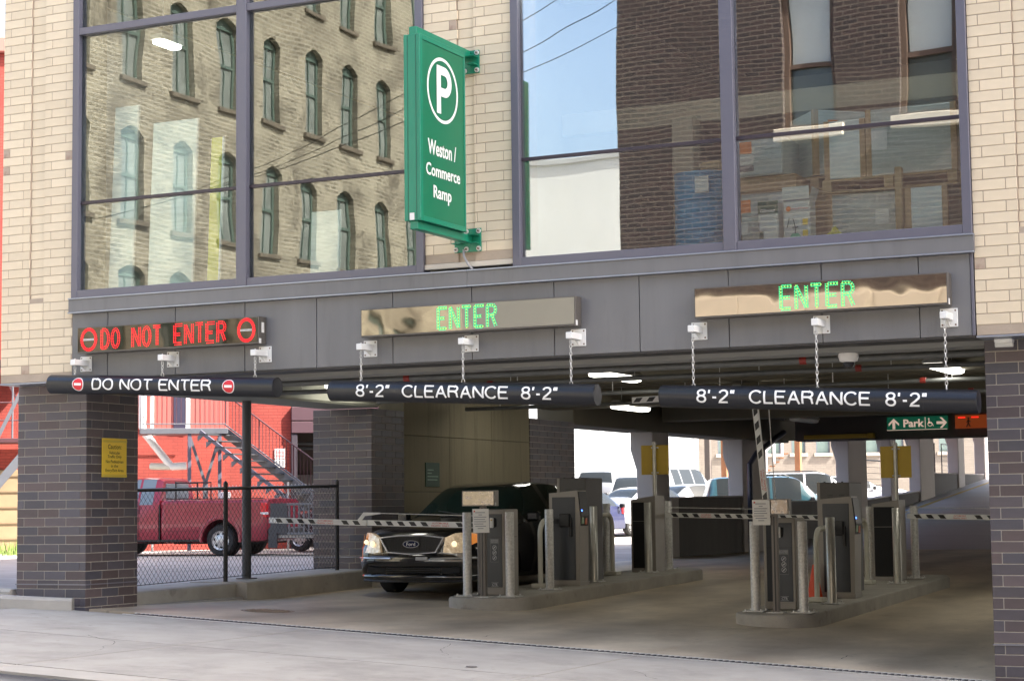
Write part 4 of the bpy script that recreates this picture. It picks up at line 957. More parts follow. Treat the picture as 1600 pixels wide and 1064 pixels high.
icon_m = mat('pale_print', (0.55, 0.56, 0.57), 0.5)
def gate_cabinet(x, y, zt, label):
    """front barrier gate housing with three warning icons"""
    o = thing('barrier_gate', label, 'gate', (x, y, zt(y)), group='barrier gate cabinets', world=False)
    w_, d_, h_ = 0.40, 0.40, 1.09
    B('housing', cab_grey, o, -w_/2, w_/2, 0, d_, 0, h_, c=0.012)
    B('front_panel', cab_dark, o, -w_/2+0.04, w_/2-0.04, -0.006, 0.004, 0.10, h_-0.06, c=0.002)
    B('base_strip', cab_grey, o, -w_/2+0.01, w_/2-0.01, -0.012, 0.0, 0.01, 0.085, c=0.003)
    B('panel_seam', blackm, o, -w_/2+0.04, w_/2-0.04, -0.0075, -0.005, 0.735, 0.741, c=0.0005)
    B('side_seam', blackm, o, w_/2-0.002, w_/2+0.001, 0.05, d_-0.05, 0.735, 0.741, c=0.0005)
    B('icon_plate', mat('icon_plate_grey', (0.16, 0.165, 0.17), 0.45), o, -0.005, 0.115, -0.0085, -0.006, 0.42, 0.715, c=0.0005)
    B('icon_panel', cab_dark, o, 0.0, 0.11, -0.010, -0.0085, 0.425, 0.655, c=0.0003)
    for k, z in enumerate((0.605, 0.54, 0.475)):
        g = G(); g.disc((0.055, -0.0112, z), (1, 0, 0), (0, 0, 1), 0.030, 20, 0.025)
        g.add([(0.055+a-b, -0.0112, z+a+b) for a, b in ((-.021, -.0025), (.021, -.0025), (.021, .0025), (-.021, .0025))], [(0, 1, 2, 3)])
        for (u, v, du, dv) in (((-.012, -.004, .022, .006), (-.006, .004, .012, .006)), ((-.014, -.008, .008, .016), (.004, -.01, .008, .014)), ((-.004, -.014, .007, .022), (-.01, -.002, .02, .004)))[k]:
            g.quad((0.055+u, -0.0113, z+v), (0.055+u+du, -0.0113, z+v), (0.055+u+du, -0.0113, z+v+dv), (0.055+u, -0.0113, z+v+dv))
        g.obj('warning_icon', icon_m, o)
    g = G(); put_text(g, 'AUTOMOBILE', (0.055, -0.0112, 0.698), (1, 0, 0), (0, 0, 1), 0.10, 0.013); put_text(g, 'TRAFFIC ONLY', (0.055, -0.0112, 0.678), (1, 0, 0), (0, 0, 1), 0.10, 0.013)
    g.obj('icon_lettering', icon_m, o)
    g = G(); put_text(g, 'CTR', (0.055, -0.0075, 0.135), (1, 0, 0), (0, 0, 1), 0.075, 0.032, 0.01)
    g.quad((0.005, -0.0072, 0.158), (0.105, -0.0072, 0.158), (0.105, -0.0072, 0.161), (0.005, -0.0072, 0.161)); g.quad((0.005, -0.0072, 0.110), (0.105, -0.0072, 0.110), (0.105, -0.0072, 0.113), (0.005, -0.0072, 0.113))
    g.obj('maker_mark', icon_m, o)
    return o
gate_cabinet(-10.87, 4.72, i1, 'grey barrier gate cabinet with warning icons next to the sedan')
gate_cabinet(-7.04, 4.74, i2, 'grey barrier gate cabinet with warning icons under the raised striped arm')
def padlock(x, y, z, label):
    o = thing('lock_cover', label, 'lock cover', (x, y, z), world=False)
    B('plate', white_paint, o, -0.028, 0.028, -0.02, 0.0, -0.13, 0.0, c=0.008); B('shade', black, o, 0.03, 0.05, -0.012, 0.0, -0.12, -0.005, c=0.003)
    G().lathe([(0.0001, -0.026), (0.009, -0.026), (0.01, -0.02)], (0, 0, -0.03), 'Y', 8).obj('lock', mat('brass', (0.45, 0.32, 0.1), 0.35, metal=0.8), o)
padlock(-10.84, 4.70, i1(4.7)+0.985, 'white lock plate on the gate cabinet next to the sedan')
padlock(-7.04, 4.72, i2(4.7)+0.985, 'white lock plate on the gate cabinet under the raised arm')
mirror_m = mat('mirror_face', (0.17, 0.15, 0.135), 0.06, metal=1.0, bump=0.25, bs=7)
def lane_box(x, y, zt, bx0, bx1, z0, z1, px0, px1, pz0, pz1, label, dpaper):
    """post with a small box sign and a paper notice tied to it"""
    o = thing('lane_status_post', label, 'sign post', (x, y, zt(y)), group='posts with a small sign box')
    B('post', mat('bronze_post', (0.15, 0.13, 0.115), 0.45), o, x-0.035, x+0.035, y-0.035, y+0.035, zt(y), z0, c=0.004)
    B('post_groove', blackm, o, x-0.008, x+0.008, y-0.038, y-0.034, zt(y)+0.02, z0-0.02, c=0.001)
    B('base_plate', galv, o, x-0.10, x+0.10, y-0.09, y+0.09, zt(y), zt(y)+0.012, c=0.002)
    b = B('sign_box', cab_grey, o, bx0, bx1, y-0.06, y+0.06, z0, z1, c=0.004); B('screen', mirror_m, b, bx0+0.012, bx1-0.012, y-0.063, y-0.06, z0+0.012, z1-0.012, c=0.001)
    B('clip', white_paint, b, bx1-0.004, bx1+0.004, y-0.055, y-0.02, z0+0.005, z0+0.045, c=0.001)
    p = thing('paper_notice', dpaper, 'notice', (px0, y-0.045, pz0), group='paper notices tied to the posts')
    g = G(); n = 6
    V = [(px0+(px1-px0)*i/n, y-0.072-0.008*math.sin(i/n*PI)-0.004*k, pz0+(pz1-pz0)*k/4) for k in range(5) for i in range(n+1)]
    g.add(V, [(k*(n+1)+i, k*(n+1)+i+1, (k+1)*(n+1)+i+1, (k+1)*(n+1)+i) for k in range(4) for i in range(n)]); g.obj('sheet', paper, p, smooth=True)
    g = G(); yy = y-0.099
    for k, (a, b2) in enumerate(((0.2, 0.8), (0.4, 0.62), (0.12, 0.88), (0.12, 0.8), (0.12, 0.86), (0.12, 0.7), (0.2, 0.85), (0.35, 0.7))):
        z = pz1-(pz1-pz0)*(0.17+0.095*k); W = px1-px0; g.quad((px0+W*a, yy, z), (px0+W*b2, yy, z), (px0+W*b2, yy, z+0.009), (px0+W*a, yy, z+0.009))
    g.obj('print', grey_l, p)
    G().disc((px0+(px1-px0)*0.15, yy, pz1-0.03), (1, 0, 0), (0, 0, 1), 0.012, 10).obj('emblem', redtext, p)
    return o
lane_box(-10.79, 4.35, i1, -11.06, -10.60, 1.118, 1.313, -10.90, -10.67, 0.785, 1.083, 'bronze post with mirror-fronted sign box next to the sedan', 'white paper notice on the post next to the sedan')
lane_box(-6.96, 4.34, i2, -7.20, -6.77, 0.975, 1.158, -7.205, -6.99, 0.855, 1.150, 'bronze post with mirror-fronted sign box under the raised arm', 'white paper notice beside the raised striped arm')

def pay_machine(x, y, zt, label, blue=True):
    """ticket machine: framed side panel towards the street, sloped user face towards the lane"""
    o = thing('ticket_machine', label, 'ticket machine', (x, y, zt(y)), group='ticket machines', world=False)
    w_, d_, h_ = 0.44, 0.30, 1.28
    g = G(); g.prism([(0, 0), (w_, 0), (w_+0.02, h_*0.72), (w_-0.02, h_+0.015), (0, h_-0.02)], (0, 0, 0), (1, 0, 0), (0, 0, 1), (0, d_, 0)); g.obj('housing', cab_grey, o)
    B('side_panel', cab_dark, o, 0.045, w_-0.05, -0.006, 0.003, 0.08, h_-0.075, c=0.003)
    B('card_slot', blackm, o, 0.16, 0.32, -0.05, -0.006, 0.80, 0.98, c=0.01); B('slot_lip', blackm, o, 0.30, 0.345, -0.03, -0.006, 0.66, 0.92, c=0.005)
    B('base', cab_grey, o, -0.012, w_+0.012, -0.012, d_+0.012, 0.0, 0.06, c=0.004)
    g = G(); g.prism([(w_+0.012, h_*0.6), (w_+0.035, h_*0.74), (w_-0.005, h_+0.0), (w_-0.02, h_*0.99)], (0, 0.02, 0), (1, 0, 0), (0, 0, 1), (0, d_-0.04, 0)); g.obj('user_face', blackm, o)
    B('green_button', mat('green_button', (0.25, 0.36, 0.22), 0.4), o, w_+0.021, w_+0.034, 0.04, 0.11, 0.84, 0.93, c=0.004)
    B('orange_button', mat('orange_button', (0.5, 0.12, 0.05), 0.4), o, w_+0.021, w_+0.034, 0.16, 0.22, 0.83, 0.92, c=0.004)
    G().lathe([(0.0001, 0.012), (0.011, 0.008), (0.013, 0.0)], (w_+0.024, 0.05, 1.02), 'X', 10).obj('blue_lamp', mat('blue_lamp', (0.02, 0.05, 0.6), 0.3, emit=(0.05, 0.15, 1.0), es=2.0), o)
    return o
pay_machine(-10.93, 6.66, i1, 'grey framed ticket machine beside the black sedan'); pay_machine(-7.10, 6.63, i2, 'grey framed ticket machine behind the orange cone')
def tall_cab(x, y, zt, h, label):
    o = thing('equipment_cabinet', label, 'cabinet', (x, y, zt(y)), group='tall grey equipment cabinets', world=False)
    B('body', mat('dark_cabinet_paint', (0.075, 0.07, 0.066), 0.5, var=0.05), o, 0, 0.43, 0, 0.62, 0, h, c=0.01)
    B('front_trim', cab_grey, o, -0.01, 0.03, -0.008, 0.02, 0, h+0.004, c=0.003)
    for k in (0.13, 0.29):
        for j in range(3): B('vent', blackm, o, k, k+0.075, -0.004, 0.004, h-0.22+j*0.025, h-0.212+j*0.025, c=0.0005)
    for k in (0.08, 0.2, 0.32): G().lathe([(0.0001, h+0.014), (0.012, h+0.012), (0.016, h)], (k, 0.06, 0), 'Z', 8).obj('cap_bolt', blackm, o)
tall_cab(-11.23, 7.62, i1, 1.46, 'tall dark equipment cabinet behind the ticket machine near the sedan'); tall_cab(-7.40, 7.6, i2, 1.46, 'tall dark vented cabinet behind the ticket machine near the cone')
def rear_cab(x, y, zt, label):
    o = thing('barrier_cabinet', label, 'gate', (x, y, zt(y)), group='rear barrier cabinets', world=False)
    h_ = 1.13
    g = G(); g.prism([(0, 0), (0.40, 0), (0.40, h_+0.03), (0, h_-0.03)], (0, 0, 0), (1, 0, 0), (0, 0, 1), (0, 0.38, 0)); g.obj('housing', cab_grey, o)
    B('side_panel', black, o, 0.03, 0.33, -0.006, 0.003, 0.06, h_-0.07, c=0.002); B('panel_seam', cab_grey, o, 0.03, 0.33, -0.0075, -0.0055, 0.77, 0.776, c=0.0005)
rear_cab(-11.10, 10.05, i1, 'rear grey cabinet of the centre lane arm, left island'); rear_cab(-7.34, 10.08, i2, 'rear grey cabinet of the right lane arm, below the farther yellow board')
def hoop(pa, pb, h, label):
    o = thing('guard_hoop', label, 'guard rail', (pa[0], pa[1], pa[2]), group='cream guard hoops')
    pa, pb = Vector(pa), Vector(pb); d = (pb-pa); d.z = 0; L = d.length; d.normalize(); r = 0.2; pts = [pa]
    for k in range(9): t = k/8*PI/2; pts.append(pa+d*(r-r*math.cos(t))+Vector((0, 0, h-r+r*math.sin(t))))
    for k in range(9): t = k/8*PI/2; pts.append(pb-d*(r-r*math.sin(t))+Vector((0, 0, h-r+r*math.cos(t))))
    pts.append(pb); G().tube(pts, 0.034, 12).obj('hoop_tube', offwhite, o, smooth=True)
    for p in (pa, pb): G().rbox(p.x-0.1, p.x+0.1, p.y-0.1, p.y+0.1, p.z, p.z+0.06, c=0.01).obj('foot', offwhite, o)
hoop((-10.87, 6.22, i1(6.2)), (-11.06, 9.2, i1(9.2)), 0.9, 'cream guard hoop around the machines beside the sedan')
hoop((-6.975, 6.03, i2(6.0)), (-7.22, 9.3, i2(9.3)), 0.9, 'cream guard hoop around the machines near the cone')
def yellow_board(x, y, zt, zlo, zhi, label):
    o = thing('board_sign', label, 'sign', (x, y, zt(y)), group='yellow boards seen from the back')
    G().tube([(x, y, zt(y)), (x, y, zhi+0.03)], 0.03, 14).obj('post', stainless, o, smooth=True)
    G().lathe([(0.0001, zhi+0.06), (0.02, zhi+0.055), (0.036, zhi+0.03), (0.036, zhi+0.01)], (x, y, 0), 'Z', 12).obj('post_cap', galv, o, smooth=True)
    B('board', yellow_back, o, x-0.235, x+0.225, y+0.031, y+0.037, zlo, zhi, c=0.001)
    for z in (zlo+0.03, zhi-0.04): B('bracket', galv, o, x-0.06, x+0.06, y+0.018, y+0.030, z-0.012, z+0.012, c=0.002)
yellow_board(-11.05, 10.95, i1, 1.59, 2.055, 'yellow board sign back on a steel post, left of the raised arm')
yellow_board(-7.06, 10.45, i2, 1.465, 1.93, 'yellow board sign back on a steel post under the Park sign')
# traffic cone
tc_ = thing('traffic_cone', 'small orange traffic cone behind the gate cabinet', 'cone', (-7.13, 6.45, i2(6.45)), world=False)
G().lathe([(0.0001, 0.44), (0.02, 0.44), (0.025, 0.43), (0.10, 0.02)], (0, 0, 0), 'Z', 18).obj('body', mat('cone_orange', (0.75, 0.08, 0.02), 0.5), tc_, smooth=True)
G().rbox(-0.14, 0.14, -0.14, 0.14, 0, 0.02, c=0.006).obj('foot', mat('cone_orange', (0.75, 0.08, 0.02), 0.5), tc_)

# ------------------------------------------------------------------ barrier arms
def arm_segment(o, p0, p1, name='arm', label_at=None, h=0.075, t=0.03, ph=0.0):
    """white boom with slanted black blocks on its front face"""
    p0, p1 = Vector(p0), Vector(p1); d = (p1-p0); L = d.length; d.normalize(); up = Vector((0, 0, 1)) if abs(d.z) < 0.8 else Vector((-1, 0, 0))
    nrm = Vector((0, -1, 0)); wv = (up-d*up.dot(d)).normalized()
    g = G(); g.bar(p0, p1, t, h, up=wv) if abs(d.z) < 0.8 else g.bar(p0, p1, t, h, up=wv)
    a = g.obj(name, white_paint, o); s_ = 0.10+ph; k = 0
    while s_ < L-0.1:
        if not (label_at and label_at[0]-0.08 < s_ < label_at[1]+0.02):
            g = G(); q = [(s_, h*.36), (s_+0.085, h*.36), (s_+0.13, -h*.36), (s_+0.045, -h*.36)]
            P = [p0+d*u+wv*v+nrm*(t/2+0.002) for u, v in q]; g.add(P, [(0, 1, 2, 3)]); g.obj('black_block', blackm, a)
        s_ += 0.175; k += 1
    if label_at:
        g = G(); c_ = p0+d*(sum(label_at)/2)+nrm*(t/2+0.003)
        put_text(g, 'AUTOMOBILE', c_+wv*0.015, d, wv, (label_at[1]-label_at[0])*0.8, 0.022, 0.01); put_text(g, 'TRAFFIC ONLY', c_-wv*0.018, d, wv, (label_at[1]-label_at[0])*0.9, 0.022, 0.01); g.obj('arm_lettering', redtext, a)
    return a
ba = thing('boom_barrier', 'lowered striped barrier arm in front of the black sedan', 'barrier arm', (-11.1, 5.0, 0.9))
ya_ = 5.0
arm_segment(ba, (-14.40, ya_, 0.962), (-12.86, ya_, 0.912), label_at=(0.75, 1.05)); arm_segment(ba, (-12.84, ya_, 0.915), (-11.08, ya_, 0.868), label_at=(0.95, 1.25))
G().prism([(-13.0, 0.945), (-12.93, 0.945), (-12.88, 1.005), (-12.64, 1.03), (-12.64, 1.05), (-12.90, 1.055)], (0, ya_-0.02, 0), (1, 0, 0), (0, 0, 1), (0, 0.012, 0)).obj('elbow_bracket', white_paint, ba)
G().tube([(-12.65, ya_-0.01, 1.04), (-11.1, ya_-0.01, 0.99)], 0.007, 6).obj('link_rod', galv, ba)
ba2 = thing('boom_barrier', 'raised striped barrier arm standing upright with its folded tip', 'barrier arm', (-7.27, 5.0, 0.9))
arm_segment(ba2, (-7.268, ya_, 1.02), (-7.40, ya_, 2.44), label_at=(0.22, 0.52), name='lower_arm'); arm_segment(ba2, (-7.34, ya_-0.035, 2.455), (-8.985, ya_-0.035, 2.416), name='folded_tip')
G().prism([(-7.46, 2.40), (-7.28, 2.40), (-7.26, 2.52), (-7.44, 2.53)], (0, ya_-0.03, 0), (1, 0, 0), (0, 0, 1), (0, 0.01, 0)).obj('elbow_bracket', white_paint, ba2)
G().tube([(-7.15, ya_-0.01, 1.05), (-7.22, ya_-0.01, 2.43)], 0.006, 6).obj('link_rod', galv, ba2)
ba3 = thing('boom_barrier', 'lowered striped barrier arm across the centre lane, behind the islands', 'barrier arm', (-10.7, 10.6, 0.9))
arm_segment(ba3, (-10.75, 10.6, 0.955), (-7.75, 10.6, 0.88), label_at=(0.58, 0.78)); G().tube([(-10.7, 10.6, 1.07), (-8.8, 10.6, 1.02)], 0.006, 6).obj('link_rod', galv, ba3)
ba4 = thing('boom_barrier', 'lowered striped barrier arm across the lane by the right column', 'barrier arm', (-6.9, 10.3, 0.88))
arm_segment(ba4, (-6.88, 10.3, 0.905), (-3.9, 10.3, 0.84), label_at=(0.66, 0.88)); G().tube([(-6.8, 10.3, 1.03), (-4.8, 10.3, 0.98)], 0.006, 6).obj('link_rod', galv, ba4)

# ------------------------------------------------------------------ ceiling lights, pipes, small fittings
tube_m = mat('lit_tube', (0.9, 0.9, 0.85), 0.4, emit=(1.0, 0.97, 0.86), es=2.3)
tube_off = mat('unlit_tube', (0.6, 0.6, 0.58), 0.4)
def strip_light(x, y, label, z=2.79, lit=True, L=1.3):
    o = thing('strip_light', label, 'ceiling light', (x, y, z), group='fluorescent strip lights under the ceiling', world=False)
    g = G(); g.prism([(-0.10, 0), (0.10, 0), (0.13, -0.0), (0.13, 0.03), (0.05, 0.085), (-0.05, 0.085), (-0.13, 0.03), (-0.13, 0.0)], (0, 0, 0), (1, 0, 0), (0, 0, 1), (0, L, 0)); g.obj('housing', beamm, o)
    g = G(); g.prism([(-0.115, -0.002), (0.115, -0.002), (0.10, -0.05), (0.05, -0.065), (-0.05, -0.065), (-0.10, -0.05)], (0, 0.015, 0), (1, 0, 0), (0, 0, 1), (0, L-0.03, 0)); g.obj('diffuser', tube_m if lit else tube_off, o)
    for yy in (0.25, L-0.25): G().tube([(0, yy, 0.08), (0, yy, 3.13-z)], 0.006, 5).obj('hanger', galv, o)
for x, y, lit, t in ((-9.45, 4.9, 1, 'lit strip light between the two clearance bars'), (-12.7, 9.6, 1, 'lit strip light over the concrete wall end'), (-12.25, 12.3, 1, 'lit strip light seen under the middle bar end'),
                     (-5.4, 5.85, 1, 'lit strip light above the Park sign near the last chain'), (-4.85, 7.6, 1, 'lit strip light beside the right column top'), (-13.35, 4.9, 1, 'lit strip light at the left end of the middle bar'),
                     (-4.4, 8.6, 1, 'small lit strip light against the right column'), (-9.2, 9.6, 1, 'lit strip light deep above the centre lane'),
                     (-11.2, 18.9, 0, 'unlit grey strip light on the far ceiling')):
    strip_light(x, y, t, lit=bool(lit))
room_tube = mat('lit_room_tube', (0.9, 0.9, 0.85), 0.4, emit=(1.0, 0.98, 0.92), es=3.5)
for i, (x, y) in enumerate(((-13.55, 1.2), (-9.45, 0.9), (-7.6, 0.5), (-5.9, 0.5), (-4.3, 0.5))):  # first is a real fixture; the rest are added, hidden fill lights
    o = thing('room_light', ['lit strip light in the upper left window', 'added strip light brightening the room behind the buff reflection', 'added strip light brightening the blue drum', 'added strip light brightening the white carton', 'added strip light brightening the wrapped crates'][i], 'ceiling light', (x, y, 6.75), world=False, group='strip lights in the upstairs rooms')
    Lr = 0.45 if i == 0 else 1.3; G().rbox(-0.09, 0.09, 0, Lr, 0, 0.07, c=0.01).obj('housing', white_paint, o); G().rbox(-0.07, 0.07, 0.02, Lr-0.02, -0.05, -0.002, c=0.015).obj('diffuser', room_tube, o)
    for yy in (0.15, Lr-0.15): G().tube([(0, yy, 0.07), (0, yy, 0.51)], 0.005, 5).obj('hanger', galv, o)
pipe_g = mat('grey_pipe', (0.16, 0.165, 0.16), 0.55, metal=0.3, var=0.2, vs=8)
for y, z, r, t in ((1.5, 2.555, 0.036, 'front sprinkler pipe running along the fascia'), (3.6, 2.60, 0.03, 'second sprinkler pipe behind the hanging bars'), (6.6, 2.63, 0.028, 'third sprinkler pipe under the ceiling'), (9.4, 2.64, 0.03, 'rear sprinkler pipe across the dark ceiling')):
    o = thing('sprinkler_pipe', t, 'pipe', (-8, y, z), group='sprinkler pipes under the ceiling')
    G().tube([(-13.6, y, z+0.0), (-3.0, y, z-0.01)], r, 12).obj('tube', pipe_g, o, smooth=True)
    for k, x in enumerate(rng(-13, -3.8, 6)):
        G().tube([(x, y, z), (x, y, 3.12)], 0.006, 5).obj('hanger', galv, o)
        if k % 3 == 2: G().tube([(x-0.4, y, z), (x-0.33, y, z)], r*1.35, 10).obj('coupling', mat('red_coupling', (0.28, 0.03, 0.02), 0.5), o)
dc = thing('dome_camera', 'white dome security camera under the beam above the right bar', 'camera', (-5.02, 0.75, 2.54), world=False)
G().lathe([(0.0001, 0.0), (0.095, 0.0), (0.10, -0.03), (0.085, -0.075), (0.06, -0.085)], (0, 0, 0), 'Z', 22).obj('housing', white_paint, dc, smooth=0.9)
G().lathe([(0.058, -0.085), (0.055, -0.11), (0.035, -0.135), (0.0001, -0.142)], (0, 0, 0), 'Z', 20).obj('dome', mat('smoked_dome', (0.02, 0.02, 0.025), 0.08), dc, smooth=True)
wl = thing('soffit_light', 'small caged light under the right cream pier', 'light', (-3.42, 0.2, 2.53))
B('base', white_paint, wl, -3.50, -3.34, 0.14, 0.26, 2.525, 2.563, c=0.008); G().tube([(-3.5, 0.2, 2.515), (-3.34, 0.2, 2.515)], 0.03, 10).obj('lens', mat('milky_lens', (0.6, 0.6, 0.58), 0.3), wl)
# hanging Park sign on the far cross beam
pk = thing('park_sign', 'green hanging sign reading Park with white arrows and wheelchair mark', 'sign', (-10.5, 25.85, 2.8))
pk_x0, pk_x1, pk_z0, pk_z1 = -11.16, -9.78, 2.755, 3.06; yk = 25.85
B('board', mat('lit_sign_green', (0.01, 0.16, 0.09), 0.5, emit=(0.01, 0.16, 0.085), es=0.06), pk, pk_x0, pk_x1, yk, yk+0.1, pk_z0, pk_z1, c=0.004)
lit_w = mat('lit_sign_white', (0.7, 0.6, 0.5), 0.5, emit=(1.0, 0.72, 0.58), es=0.10)
B('edge', lit_w, pk, pk_x0, pk_x1, yk-0.004, yk-0.001, pk_z0, pk_z0+0.012, c=0.001); B('divider', lit_w, pk, -10.285, -10.27, yk-0.004, yk-0.001, pk_z0+0.03, pk_z1-0.02, c=0.001)
def arrow(cx, cz, s, ang):
    P = [(0, .5), (.5, 0.02), (.5, -.2), (.13, .14), (.13, -.5), (-.13, -.5), (-.13, .14), (-.5, -.2), (-.5, .02)]; c_, s_ = math.cos(ang), math.sin(ang)
    g = G(); V = [(cx+s*(u*c_-v*s_), yk-0.004, cz+s*(u*s_+v*c_)) for u, v in P]
    g.add(V, [(0, 1, 2, 3), (0, 3, 6), (0, 6, 7, 8), (3, 4, 5, 6)]); g.obj('arrow', lit_w, pk)
arrow(-11.0, 2.905, 0.24, 0); arrow(-9.90, 2.905, 0.24, -PI/2)
g = G(); put_text(g, 'Park', (-10.54, yk-0.004, 2.91), (1, 0, 0), (0, 0, 1), 0.48, 0.18, 0.03); g.obj('lettering', lit_w, pk)
g = G(); g.disc((-10.17, yk-0.004, 2.88), (1, 0, 0), (0, 0, 1), 0.055, 18, 0.04); g.disc((-10.195, yk-0.004, 3.0), (1, 0, 0), (0, 0, 1), 0.018, 10)
g.quad((-10.2, yk-.004, 2.9), (-10.18, yk-.004, 2.9), (-10.18, yk-.004, 2.98), (-10.2, yk-.004, 2.98)); g.quad((-10.2, yk-.004, 2.895), (-10.13, yk-.004, 2.895), (-10.13, yk-.004, 2.91), (-10.2, yk-.004, 2.91)); g.quad((-10.135, yk-.0045, 2.91), (-10.10, yk-.0045, 2.83), (-10.085, yk-.0045, 2.835), (-10.12, yk-.0045, 2.91))
g.obj('wheelchair_mark', lit_w, pk)
rs = thing('lit_crossing_sign', 'orange glowing sign with dark walking figure beside the Park sign', 'sign', (-9.2, 25.85, 2.8))
B('board', mat('orange_lit', (0.16, 0.03, 0.01), 0.5, emit=(0.55, 0.10, 0.02), es=0.05), rs, -9.60, -8.2, yk, yk+0.1, 2.76, 3.06, c=0.004)
for x in (-9.45, -9.15): B('red_lamp', mat('red_lamp', (0.5, 0.02, 0.02), 0.4, emit=(1, 0.02, 0.01), es=0.3), rs, x-0.08, x+0.08, yk-0.006, yk-0.001, 2.99, 3.02, c=0.002)
g = G(); g.disc((-9.3, yk-.006, 2.985), (1, 0, 0), (0, 0, 1), 0.022, 10)
for a, b in (((-9.3, 2.96), (-9.3, 2.87)), ((-9.3, 2.88), (-9.345, 2.79)), ((-9.3, 2.88), (-9.26, 2.79)), ((-9.3, 2.945), (-9.25, 2.90)), ((-9.3, 2.945), (-9.34, 2.89))): g.bar((a[0], yk-.006, a[1]), (b[0], yk-.006, b[1]), 0.006, 0.024, up=(1, 0, 0))
g.obj('walking_figure', blackm, rs)
yb_ = thing('clearance_beam_guard', 'yellow painted guard strip under the far cross beam', 'guard', (-12.5, 25.8, 2.5))
B('strip', mat('faded_yellow', (0.5, 0.33, 0.03), 0.5, var=0.1), yb_, -13.1, -11.6, 25.72, 25.9, 2.60, 2.70, c=0.01); B('end_cap', yellow_back, yb_, -11.595, -11.45, 25.71, 25.9, 2.59, 2.71, c=0.01)
gs = thing('wall_sign', 'small dark green notice on the concrete wall above the sedan', 'sign', (-13.85, 8.75, 1.6))
B('board', mat('deep_green', (0.003, 0.05, 0.022), 0.5), gs, -13.866, -13.852, 8.53, 8.98, 1.43, 1.80, c=0.002)
g = G()
for k, (a, b) in enumerate(((8.58, 8.78), (8.58, 8.72), (8.58, 8.93), (8.58, 8.9))): g.quad((-13.8505, a, 1.68-k*0.05), (-13.8505, b, 1.68-k*0.05), (-13.8505, b, 1.695-k*0.05), (-13.8505, a, 1.695-k*0.05))
g.obj('print', mat('pale_green_print', (0.3, 0.45, 0.35), 0.6), gs)
dp = thing('drain_pipe', 'dark blue bent drain pipe on the far concrete column', 'pipe', (-13.6, 23.3, 0))
G().tube([(-13.62, 23.3, 0.0), (-13.62, 23.3, 2.0), (-13.55, 23.6, 2.25), (-13.35, 25.0, 2.75)], 0.065, 12).obj('tube', mat('navy_pipe', (0.045, 0.05, 0.085), 0.4), dp, smooth=True)

# ------------------------------------------------------------------ vehicles
def catmull(P, n):
    """samples a smooth curve through rows of numbers keyed by the first"""
    out = []
    for i in range(len(P)-1):
        p0, p1, p2, p3 = P[max(i-1, 0)], P[i], P[i+1], P[min(i+2, len(P)-1)]
        k = max(2, int(abs(p2[0]-p1[0])/n)+1)
        for j in range(k):
            t = j/k; row = []
            for q in range(len(p1)):
                m1 = (p2[q]-p0[q])*0.5; m2 = (p3[q]-p1[q])*0.5
                d = p2[q]-p1[q]
                if q:   # keep it from overshooting
                    s1 = (p2[0]-p0[0]) or 1; s2 = (p3[0]-p1[0]) or 1; m1 = (p2[q]-p0[q])/s1*(p2[0]-p1[0]); m2 = (p3[q]-p1[q])/s2*(p2[0]-p1[0])
                    if m1*d <= 0: m1 = 0
                    if m2*d <= 0: m2 = 0
                    m1 = math.copysign(min(abs(m1), 2.5*abs(d)), m1); m2 = math.copysign(min(abs(m2), 2.5*abs(d)), m2)
                else: m1 = m2 = d
                row.append((2*t**3-3*t**2+1)*p1[q]+(t**3-2*t**2+t)*m1+(-2*t**3+3*t**2)*p2[q]+(t**3-t**2)*m2)
            out.append(row)
    out.append(list(P[-1])); return out
def tint(name='car_glass'):
    return mat(name, (0.02, 0.024, 0.026), 0.12, spec=0.22)
def wheel(o, x, y, r, wd, side, rimc=rim_m, holes=5, name='wheel'):
    prof = [(r*0.62, -wd/2), (r*0.9, -wd/2), (r*0.98, -wd*0.36), (r, -wd*0.2), (r, wd*0.2), (r*0.98, wd*0.36), (r*0.9, wd/2), (r*0.62, wd/2)]
    t = G().lathe(prof, (x, y, r), 'X', 30).obj(name, rubber, o, smooth=0.6); sx = side; e = x+sx*wd*0.46
    p2 = [(r*0.66, sx*0.0), (r*0.62, -sx*0.03), (r*0.50, -sx*0.045), (r*0.28, -sx*0.01), (r*0.18, sx*0.0), (0.0001, sx*0.005)]
    rm = G().lathe(p2, (e, y, r), 'X', 30).obj('rim', rimc, t, smooth=0.8)
    g = G()
    for k in range(holes):
        a = 2*PI*k/holes+0.3; g.disc((e-sx*0.028, y+r*0.43*math.cos(a), r+r*0.43*math.sin(a)), (0, 1, 0), (0, 0, 1), r*0.095, 10)
    g.disc((e-sx*0.055, y, r), (0, 1, 0), (0, 0, 1), r*0.66, 24)
    g.obj('rim_hole', black, t)
